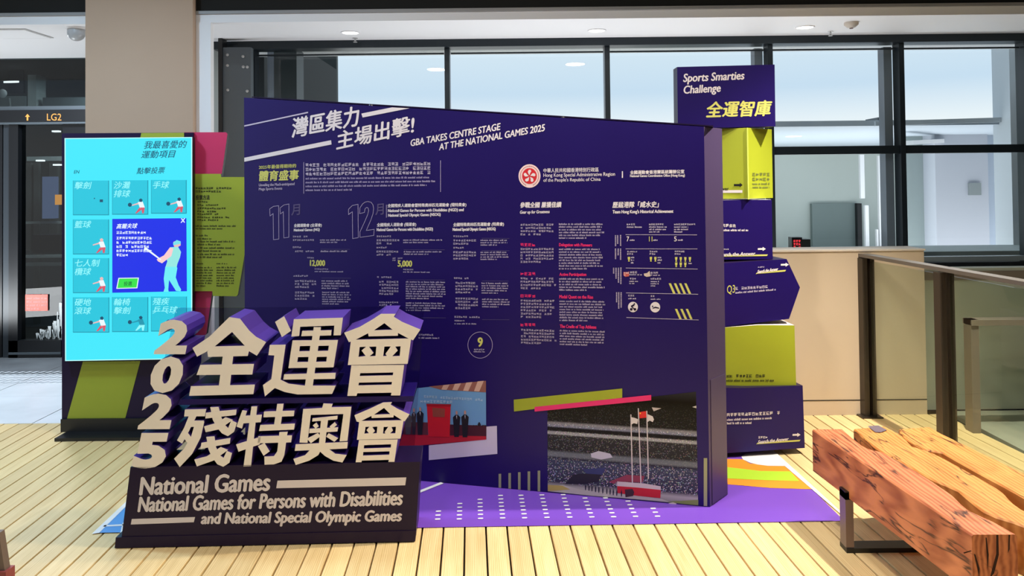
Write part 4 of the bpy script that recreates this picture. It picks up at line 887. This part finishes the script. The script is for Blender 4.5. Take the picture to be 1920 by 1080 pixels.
for (x0, y0_, x1, y1_), ls, fg in tiles:
    SQ([(x0-.8, y0_), (x1+1.6, y0_), (x1+1.6, y1_+1.6), (x0-.8, y1_+1.6)], SHAD, 'tile_edge', .0005)
    SQ([(x0, y0_), (x1, y0_), (x1, y1_), (x0, y1_)], TEAL, 'screen_tile', .001)
    for j, s in enumerate(ls):
        wd = 15.5*len(s); STX(s, (x0+1.5, y0_+16+16*j), (x0+wd+.5, y0_+15.7+16*j), (x0+4.5, y0_+2.5+16*j), CYT, .01)
    # little athlete figure: head, torso, legs, ball
    X, Y = x1-13, y1_
    if fg == 0:
        SQ([(X-3, Y-28), (X+3, Y-28), (X+3, Y-23), (X-3, Y-23)], INKB, 'screen_ball', .0016); SQ([(X-14, Y-31), (X-12, Y-31), (X-12, Y-29), (X-14, Y-29)], INKB, 'screen_ball', .0016); continue
    cA, cB = ((SWH, SRED), (SWH, SRED), (SWH, TEAL))[fg-1] if fg < 4 else (SWH, SRED)
    if fg == 3: cA, cB = SHAD, CYT
    SQ([(X-3, Y-27), (X+1, Y-29), (X+4, Y-26), (X+2, Y-22), (X-2, Y-23)], INKB if fg != 2 else SKIN, 'figure_head', .002)
    SQ([(X-5, Y-22), (X+4, Y-23), (X+8, Y-12), (X-1, Y-10)], cA, 'figure_torso', .0018)
    SQ([(X-4, Y-21), (X-16, Y-17), (X-16, Y-15), (X-4, Y-18)], SKIN if fg < 3 else cA, 'figure_arm', .0016)
    SQ([(X-2, Y-12), (X+8, Y-12), (X+6, Y-1), (X+3, Y-1), (X+2, Y-8), (X-7, Y-1), (X-10, Y-1)], cB, 'figure_legs', .0018)
    if fg in (1, 3): SQ([(X-20+4*math.cos(k*.9), Y-17+4*math.sin(k*.9)) for k in range(7)], INKB, 'screen_ball', .0016)
SQ([(210.5, 410.5), (349.5, 409), (350.5, 546), (210.5, 549)], BLU, 'popup', .003)
def PT(s, P0, P1, P2, b=.02): return text(scr, scp, s, P0, P1, P2, SWH, b, 'screen_text', .0045)
PT('高爾夫球', (218, 429), (256, 428), (220.5, 419.5)); PT('X', (339, 417.5), (346.5, 417), (339.5, 409.8), .04)
m_ = MB(); filler(m_, scp, 218.5, 272, 433.5, 1, 6.5, True, lift=.0045, h=5); filler(m_, scp, 218.5, 284, 444, 5, 7.9, True, lift=.0045, h=5, last=.28); m_.build('popup_print', SWH, scr)
SQ([(222, 521), (260.5, 520.5), (257.5, 540.5), (218, 541.5)], SWH, 'button_edge', .004); SQ([(223.5, 522.5), (258.5, 522), (256, 539), (220, 540)], SGR, 'button', .0046)
text(scr, scp, '投選', (232, 536), (247, 535.7), (232.5, 528), mat('screen_dkgreen', (20, 130, 60), emit=.8), .02, 'screen_text', .0055)
g6 = cc(0, 240, 4.0); g7 = cc(0, 480, 4.0)
SQ(g6([(1300, 855), (1325, 843), (1352, 850), (1356, 880), (1330, 895), (1305, 890)]), SKIN, 'golfer_head', .005)
SQ(g6([(1298, 862), (1325, 840), (1355, 850), (1356, 868), (1300, 880)]), mat('golfer_cap', (120, 226, 236), emit=1), 'golfer_cap', .0056)
SQ(g6([(1275, 895), (1335, 890), (1358, 930), (1350, 970), (1330, 1020), (1325, 1045), (1240, 1045), (1255, 1000), (1240, 960)]), mat('golfer_shirt', (150, 232, 226), emit=1), 'golfer_torso', .005)
SQ(g6([(1275, 895), (1300, 905), (1285, 960), (1215, 1015), (1185, 1000), (1175, 985), (1230, 955)]), mat('golfer_arm', (252, 206, 206), emit=1), 'golfer_arm', .0056)
SQ(g7([(1240, 80), (1325, 80), (1330, 90), (1318, 160), (1340, 220), (1358, 250), (1355, 265), (1320, 262), (1268, 180), (1262, 250), (1265, 268), (1226, 268), (1236, 240), (1228, 170)]), mat('golfer_trousers', (110, 238, 246), emit=1), 'golfer_legs', .005)
SQ(g6([(1080, 900), (1092, 893), (1210, 985), (1204, 993), (1096, 915), (1082, 925)]), SWH, 'golf_club', .0056)
# small lens on the kiosk's wing edge
# ================================================================== QUIZ TOWER
TY = flo(1430, 845).y
tw = thing('quiz_tower', 'stack of purple and lime question boxes behind the long panel', 'display tower', flo(1420, 845))
def tbox(pts, yaw, Y0, dpt, mt, nm='box', side=None, x0=1420, label=None):
    pl = Pl(onY(x0, 400, Y0), yaw=yaw); m_ = MB(); m_.prism([pxpoly(pl, pts, 0)], pl.n*dpt, 0, 1)
    return m_.build(nm, mt, tw, label, mats=[mt, side or mt]), pl
EDG = mat('white_box_edge', (214, 206, 214), .5)
b1, p1 = tbox([(1269.6, 125.6), (1452.4, 121), (1454, 237), (1271, 241)], .02, TY, .1, NAVY, side=NAVYD, label='purple top box reading Sports Smarties Challenge')
text(b1, p1, 'Sports Smarties', (1280.5, 158.5), (1394, 153.5), (1283, 138.5), WHITE, .018); text(b1, p1, 'Challenge', (1281, 180.5), (1350, 176.5), (1283, 161), WHITE, .018)
text(b1, p1, '全運智庫', (1323, 220.5), (1443, 217), (1328, 191), YEL, .03)
# box 2 is turned 45 degrees : two faces
cA = onY(1402, 300, TY-.02); cB_ = onY(1448, 300, TY+.14); cC = onY(1290, 300, TY+.12)
zt = onY(1402, 240, TY).z; zb2 = onY(1402, 372.5, TY).z
def zz(v, z): return V((v.x, v.y, z))
cD = cB_ + (cC-cA)
m_ = MB().prism([[zz(cA, zb2), zz(cB_, zb2), zz(cD, zb2), zz(cC, zb2)]], (0, 0, zt-zb2)); b2 = m_.build('box', LIME, tw, 'lime turned box under the top box')
pf = Pl(cC, cA); ps = Pl(cA, cB_)
m_ = MB().tess([pxpoly(pf, [(1376, 345), (1387, 345), (1387, 342.5), (1392.5, 346.8), (1387, 351), (1387, 349), (1376, 349)], .002)]); m_.build('arrow_print', BLACK, b2)
MB().poly(pxpoly(pf, [(1353, 356.5), (1392, 356.5), (1392, 361.5), (1353, 361.5)], .002)).build('underline', WHITE, b2)
text(b2, pf, 'wer', (1353, 357.5), (1366, 357), (1353.3, 353), BLACK, .02, lift=.003)
m_ = MB(); filler(m_, ps, 1411, 1442, 324, 2, 9, True, h=6, lift=.002, last=1); filler(m_, ps, 1411, 1442, 342.5, 2, 6.5, False, lift=.002, last=1); m_.build('fine_print', mat('grey_ink', (110, 120, 60), .6), b2)
MB().bar(zz(cA, zb2-.004), zz(cA, zt), .008, .008).build('corner_bead', mat('lime_bead', (190, 205, 90), .4), b2)
b3, p3 = tbox([(1290, 375.5), (1447, 374.5), (1449, 486), (1290, 487)], .0, TY, .34, NAVY, side=EDG, label='purple box with white lettering below the lime turned box')
m_ = MB(); filler(m_, p3, 1354, 1381, 420, 1, 7, True, h=6, lift=.0015); filler(m_, p3, 1356, 1404, 429.5, 1, 5, False, h=4, lift=.0015); filler(m_, p3, 1354, 1364, 466, 1, 4, True, lift=.0015); m_.build('fine_print', WHITE, b3)
def answer(b, p, x0, y0_, x1, y1_, s=None, ax=None, full=True):
    MB().poly(pxpoly(p, [(x0+3, y0_-3.5), (x1, y1_-3), (x1-2, y1_), (x0, y0_)], .0015)).build('underline', YEL, b)
    xe = x0+(x1-x0)*.72
    text(b, p, s, (x0+3, y0_-1), (xe, y1_-1.5), (x0+4.5, y0_-7.5), WHITE, .025, lift=.0028)
    ax, ay = ax; w_ = 15 if ax > 1000 else 10
    MB().tess([pxpoly(p, [(ax, ay-1.6), (ax+9, ay-2), (ax+9, ay-4), (ax+w_, ay-.3), (ax+9, ay+3.6), (ax+9, ay+1.4), (ax, ay+1.6)], .0015)]).build('arrow_print', WHITE, b)
answer(b3, p3, 1352, 481.5, 1440, 480, 'arch the Answer', (1421, 467))
b4, p4 = tbox([(1290, 498), (1357, 493.6), (1475, 485.8), (1500, 539), (1479.5, 598), (1360, 612), (1290, 620)], .12, TY-.04, .34, NAVY, side=NAVYD, label='purple arrow-shaped box marked Q3')
text(b4, p4, 'Q3', (1363, 553), (1378, 551.5), (1363.3, 535.5), YEL, .0)
m_ = MB(); filler(m_, p4, 1379, 1443, 538.5, 1, 7, True, -.06, h=5, lift=.0015); filler(m_, p4, 1379, 1462, 547, 1, 5, False, -.08, h=3.6, lift=.0015); filler(m_, p4, 1421, 1432, 499.5, 1, 4, True, lift=.0015); m_.build('fine_print', LILAC, b4)
answer(b4, p4, 1417, 513.8, 1474, 509, 'Search the Answer', (1464, 496.5))
b5, p5 = tbox([(1290, 619), (1360, 613.8), (1422, 609.5), (1489.5, 610), (1493, 727), (1430, 726), (1290, 723)], .03, TY-.06, .4, LIME, side=EDG, label='lime box below the arrow-shaped box')
m_ = MB(); filler(m_, p5, 1362, 1441, 702, 1, 7, True, h=5.5, lift=.0015); filler(m_, p5, 1362, 1458, 711, 1, 5, False, h=4.2, lift=.0015); m_.build('fine_print', INK, b5)
b6, p6 = tbox([(1290, 727), (1400, 727.5), (1505, 723), (1509, 840), (1364, 849.5), (1290, 853)], .14, TY-.1, .42, NAVY, side=NAVYD, label='lowest purple box standing on the mat')
m_ = MB(); filler(m_, p6, 1363, 1466, 775, 1, 8, True, -.04, h=6, lift=.0015); filler(m_, p6, 1363, 1456, 785, 1, 5, False, -.04, h=4.2, lift=.0015); filler(m_, p6, 1363, 1413, 791.5, 1, 5, False, -.02, h=4.2, lift=.0015); filler(m_, p6, 1422, 1438, 818, 1, 5, True, h=4, lift=.0015); m_.build('fine_print', WHITE, b6)
answer(b6, p6, 1418, 833, 1501, 827.5, 'Search the Answer', (1486, 815.5))
# white top of the lime box
# ================================================================== FLOOR MAT
fz = Hz(.0)
mt_ = thing('floor_mat', 'large purple printed floor mat with orange and lime court bands', 'floor mat', flo(900, 940))
def FM(pts, mt, nm, lift): return MB().tess([pxpoly(fz, pts, lift)]).build(nm, mt, mt_)
MATP = mat('mat_purple', (116, 72, 190), .42, noise=.04, nscale=2)
FM([(176, 999), (1583, 976.5), (1447, 843), (1300, 842), (420, 790+60)], MATP, 'mat_sheet', .003)
MATW = mat('mat_white', (238, 238, 240), .45)
FM([(176, 999), (262, 921), (262, 997.5)], mat('mat_blue', (92, 156, 226), .45), 'blue_corner', .004)
FM([(172, 1001), (258, 920), (266, 920), (186, 999)], MATW, 'white_line', .005)
FM([(196, 984.5), (235, 982.5), (235, 985.5), (193, 987.5)], MATW, 'white_line', .005)
FM([(224, 1005), (230, 980), (233, 980), (228, 1005)], MATW, 'white_line', .005)
FM([(778, 923), (826, 904), (832, 906), (782, 926)], MATW, 'white_line', .005)
kf = cc(1340, 820, 6.0)
FM(kf([(60, 240), (310, 245), (400, 295), (780, 318), (1092, 583), (620, 568), (60, 520)]), mat('mat_orange', (238, 150, 44), .45), 'orange_band', .004)
FM(kf([(60, 332), (145, 335), (520, 378), (850, 383), (950, 492), (560, 482), (60, 458)]), mat('mat_lime', (172, 214, 52), .45), 'lime_band', .005)
FM(kf([(300, 215), (350, 185), (480, 165), (640, 140), (790, 322), (600, 320), (480, 305), (400, 285), (320, 250)]), MATW, 'white_arc', .005)
FM(kf([(640, 140), (655, 140), (1470, 880), (1470, 902), (1440, 880), (790, 322)]), MATW, 'white_line', .006)
m_ = MB()
kd = cc(780, 860, 3.692)
cols = [(150, 425, 3), (300, 424, 5), (447, 420, 6), (600, 417, 7), (752, 416, 7), (907, 413, 7), (1065, 411, 7), (1217, 410, 6), (1368, 409, 6), (1520, 406, 5), (1672, 405, 3)]
for x, y, n in cols:
    p = flo(*kd([(x, y)])[0], .0)
    for j in range(n):
        c_ = p + PD*j*.0445
        m_.poly([c_+PX*a+PD*b+V((0, 0, .005)) for a, b in ((-.013, -.003), (-.009, -.0065), (.009, -.0065), (.013, -.003), (.013, .003), (.009, .0065), (-.009, .0065), (-.013, .003))])
m_.build('dash_pattern', MATW, mt_)

# ================================================================== RAILING
R1 = V((2.405, 5.28, 0)); rd = V((.075, -1, 0)).normalized()
rl = thing('glass_railing', 'dark metal railing with clear glass panels along the right deck edge', 'railing', R1)
RB = mat('bronze_metal', (70, 62, 54), .35, metal=.5); RT_ = mat('rail_top_metal', (120, 114, 108), .35, metal=.4)
pp_ = [0, .84, 1.62, 2.45, 3.3]
for s_ in pp_:
    c_ = R1 + rd*s_
    for dx in (-.026, .026):
        m_ = MB().bar(c_+V((dx, 0, 0)), c_+V((dx, 0, 1.07)), .035 if dx < 0 else .028, .06, up=rd); m_.build('post', RB, rl)
    MB().box((c_.x-.07, c_.y-.06, 0), (c_.x+.07, c_.y+.06, .008)).build('foot_plate', RB, rl)
m_ = MB().bar(R1+V((0, 0, 1.088))-rd*.04, R1+rd*3.5+V((0, 0, 1.088)), .075, .022); m_.build('top_rail', RT_, rl)
for a, b in zip(pp_, pp_[1:]):
    p = R1+rd*(a+.06); q_ = R1+rd*(b-.06)
    MB().bar(p+V((0, 0, .555)), q_+V((0, 0, .555)), .012, 1.0).build('glass_panel', RGLASS, rl)
# framed gate beyond the glass
fpnl = Pl((0, 4.9, 0), yaw=0)
fr_ = thing('metal_frame', 'grey-brown square frame standing beyond the glass railing', 'frame', (fpnl.hit(1830, 780).x+.1, 4.9, 0))
GF = mat('taupe_metal', (128, 118, 106), .5)
a = fpnl.hit(1820, 600); b = fpnl.hit(1835, 600)
MB().box((a.x, 4.9, 0), (b.x, 4.98, a.z)).build('upright', GF, fr_)
MB().box((a.x, 4.89, a.z-.035), (a.x+.75, 4.99, a.z)).build('crossbar', GF, fr_)
MB().box((a.x+.7, 4.9, 0), (a.x+.75, 4.98, a.z)).build('upright', GF, fr_)

# ================================================================== BENCH
ZB = .425
kb = cc(1500, 780, 3.6)
bench = thing('timber_bench', 'rustic bench of three thick cracked timber beams on steel blade legs', 'bench', flo(1650, 1000))
def beam(left, right, thick, mt, label, extend=False, bow=0):
    L_ = [flo(x, y, ZB) for x, y in left]; R_ = [flo(x, y, ZB) for x, y in right]
    n = 24
    def res(P):
        ys = [p.y for p in P]; y0, y1 = P[0].y, P[-1].y; out = []
        for k in range(n+1):
            y = y0+(y1-y0)*k/n
            for a, b in zip(P, P[1:]):
                if (a.y >= y >= b.y) or (a.y <= y <= b.y):
                    t = 0 if a.y == b.y else (y-a.y)/(b.y-a.y); out.append(V((a.x+(b.x-a.x)*t, y, 0))); break
            else: out.append(V((P[-1].x, y, 0)))
        return out
    A_ = res(L_); B_ = res(R_); vs = []; fs = []
    rr = random.Random(len(label))
    for k in range(n+1):
        a, b = A_[k], B_[k]; e = .006
        zt = ZB + bow*math.sin(k/n*math.pi)*0
        for (p, z) in ((a, ZB-thick), (a, zt-e), (a+(b-a).normalized()*e, zt), ((a+b)/2, zt+rr.uniform(-.0015, .001)), (b-(b-a).normalized()*e, zt), (b, zt-e), (b, ZB-thick)):
            vs.append((p.x, p.y, z))
    m7 = 7
    for k in range(n):
        for j in range(m7):
            a = k*m7+j; b = k*m7+(j+1) % m7; fs.append((a, b, b+m7, a+m7))
    fs.append(tuple(range(m7))); fs.append(tuple(n*m7+j for j in reversed(range(m7))))
    return link('beam', vs, fs, mt, bench, label)
def ext_(pts, Y=2.5):
    a, b = [flo(x, y, ZB) for x, y in pts[-2:]]
    return pts
beam([(1523, 805), (1602, 857), (1700, 921.5), (1822, 1002.5)], kb([(290, 88), (360, 150), (450, 220), (545, 235), (700, 320), (880, 430), (1030, 530), (1100, 600), (1170, 655), (1290, 700), (1465, 800)]), .195, BENCHR, 'reddish timber beam on the left of the bench')
beam(kb([(362, 88), (510, 215), (560, 245), (730, 335), (900, 432), (1060, 497), (1180, 600), (1270, 665), (1400, 702), (1512, 740), (1640, 800)]), kb([(575, 70), (690, 130), (760, 205), (880, 240), (1000, 300), (1200, 410), (1370, 510), (1430, 580), (1512, 640), (1620, 690), (1790, 790)]), .17, BENCHY, 'middle yellowish timber beam')
beam(kb([(665, 90), (720, 160), (850, 230), (960, 245), (1180, 370), (1370, 470), (1512, 550), (1950, 790)]), kb([(880, 75), (940, 110), (1200, 235), (1512, 385), (2000, 620), (2350, 790)]), .19, BENCHY, 'right yellowish timber beam')
MB().poly([flo(x, y, ZB+.003) for x, y in ((1627, 799), (1647, 797.5), (1663, 806), (1652, 810.5), (1641, 810))]).build('metal_plate', mat('mauve_metal', (130, 116, 130), .35, metal=.4), bench)
LEGM = mat('leg_steel', (140, 124, 120), .35, metal=.5)
lb = flo(1590, 1030)
for yy, xs_ in ((lb.y, lb.x), (lb.y-.78, lb.x+.14)):
    MB().box((xs_-.02, yy-.03, .02), (xs_+.014, yy+.03, ZB-.17)).build('leg', LEGM, bench)
    MB().box((xs_+.46, yy-.03, .02), (xs_+.49, yy+.03, ZB-.17)).build('leg', LEGM, bench)
    MB().box((xs_-.02, yy-.035, 0), (xs_+.5, yy+.035, .02)).build('foot_bar', BLACK, bench)
    MB().box((xs_-.02, yy-.03, ZB-.2), (xs_+.5, yy+.03, ZB-.166)).build('top_bar', BLACK, bench)
bend = [o for o in bpy.data.objects if o.name == 'beam'][0]
bl_ = Pl(flo(1822, 1002.5, ZB), flo(1907, 1001.8, ZB)); CRK = mat('crack_dark', (44, 20, 12), .9)
for P in ([(1868, 1003), (1872, 1003), (1873, 1040), (1864, 1075), (1856, 1084), (1860, 1068), (1868, 1038)], [(1891, 1003), (1894, 1003), (1893, 1030), (1890, 1037)], [(1848, 1008), (1850, 1008), (1854, 1040), (1852, 1070), (1850, 1040)],
          [(1826, 1038), (1829, 1040), (1837, 1066), (1836, 1082), (1832, 1064)], [(1806, 1036), (1820, 1032), (1822, 1033.5), (1808, 1038)]):
    MB().tess([pxpoly(bl_, P, .0015)]).build('crack', CRK, bend)
# slim board edge at the lower left corner, near the camera
a = flo(-14, 1120, .05)
bd = thing('leaning_board', 'slim brown board edge with red foot at the lower left corner', 'board', (-1.82, 2.9, 0))
pl_ = Pl((0, 2.75, 0), yaw=0)
MB().prism([pxpoly(pl_, [(-30, 1000), (-2, 1000), (9, 1070), (-30, 1070)], 0)], (0, .03, 0)).build('board', mat('board_brown', (120, 104, 94), .6), bd)
p = pl_.hit(9, 1070)
MB().box((p.x-.12, 2.74, 0), (p.x+.01, 2.79, p.z)).build('foot', mat('board_red', (150, 70, 70), .6), bd)
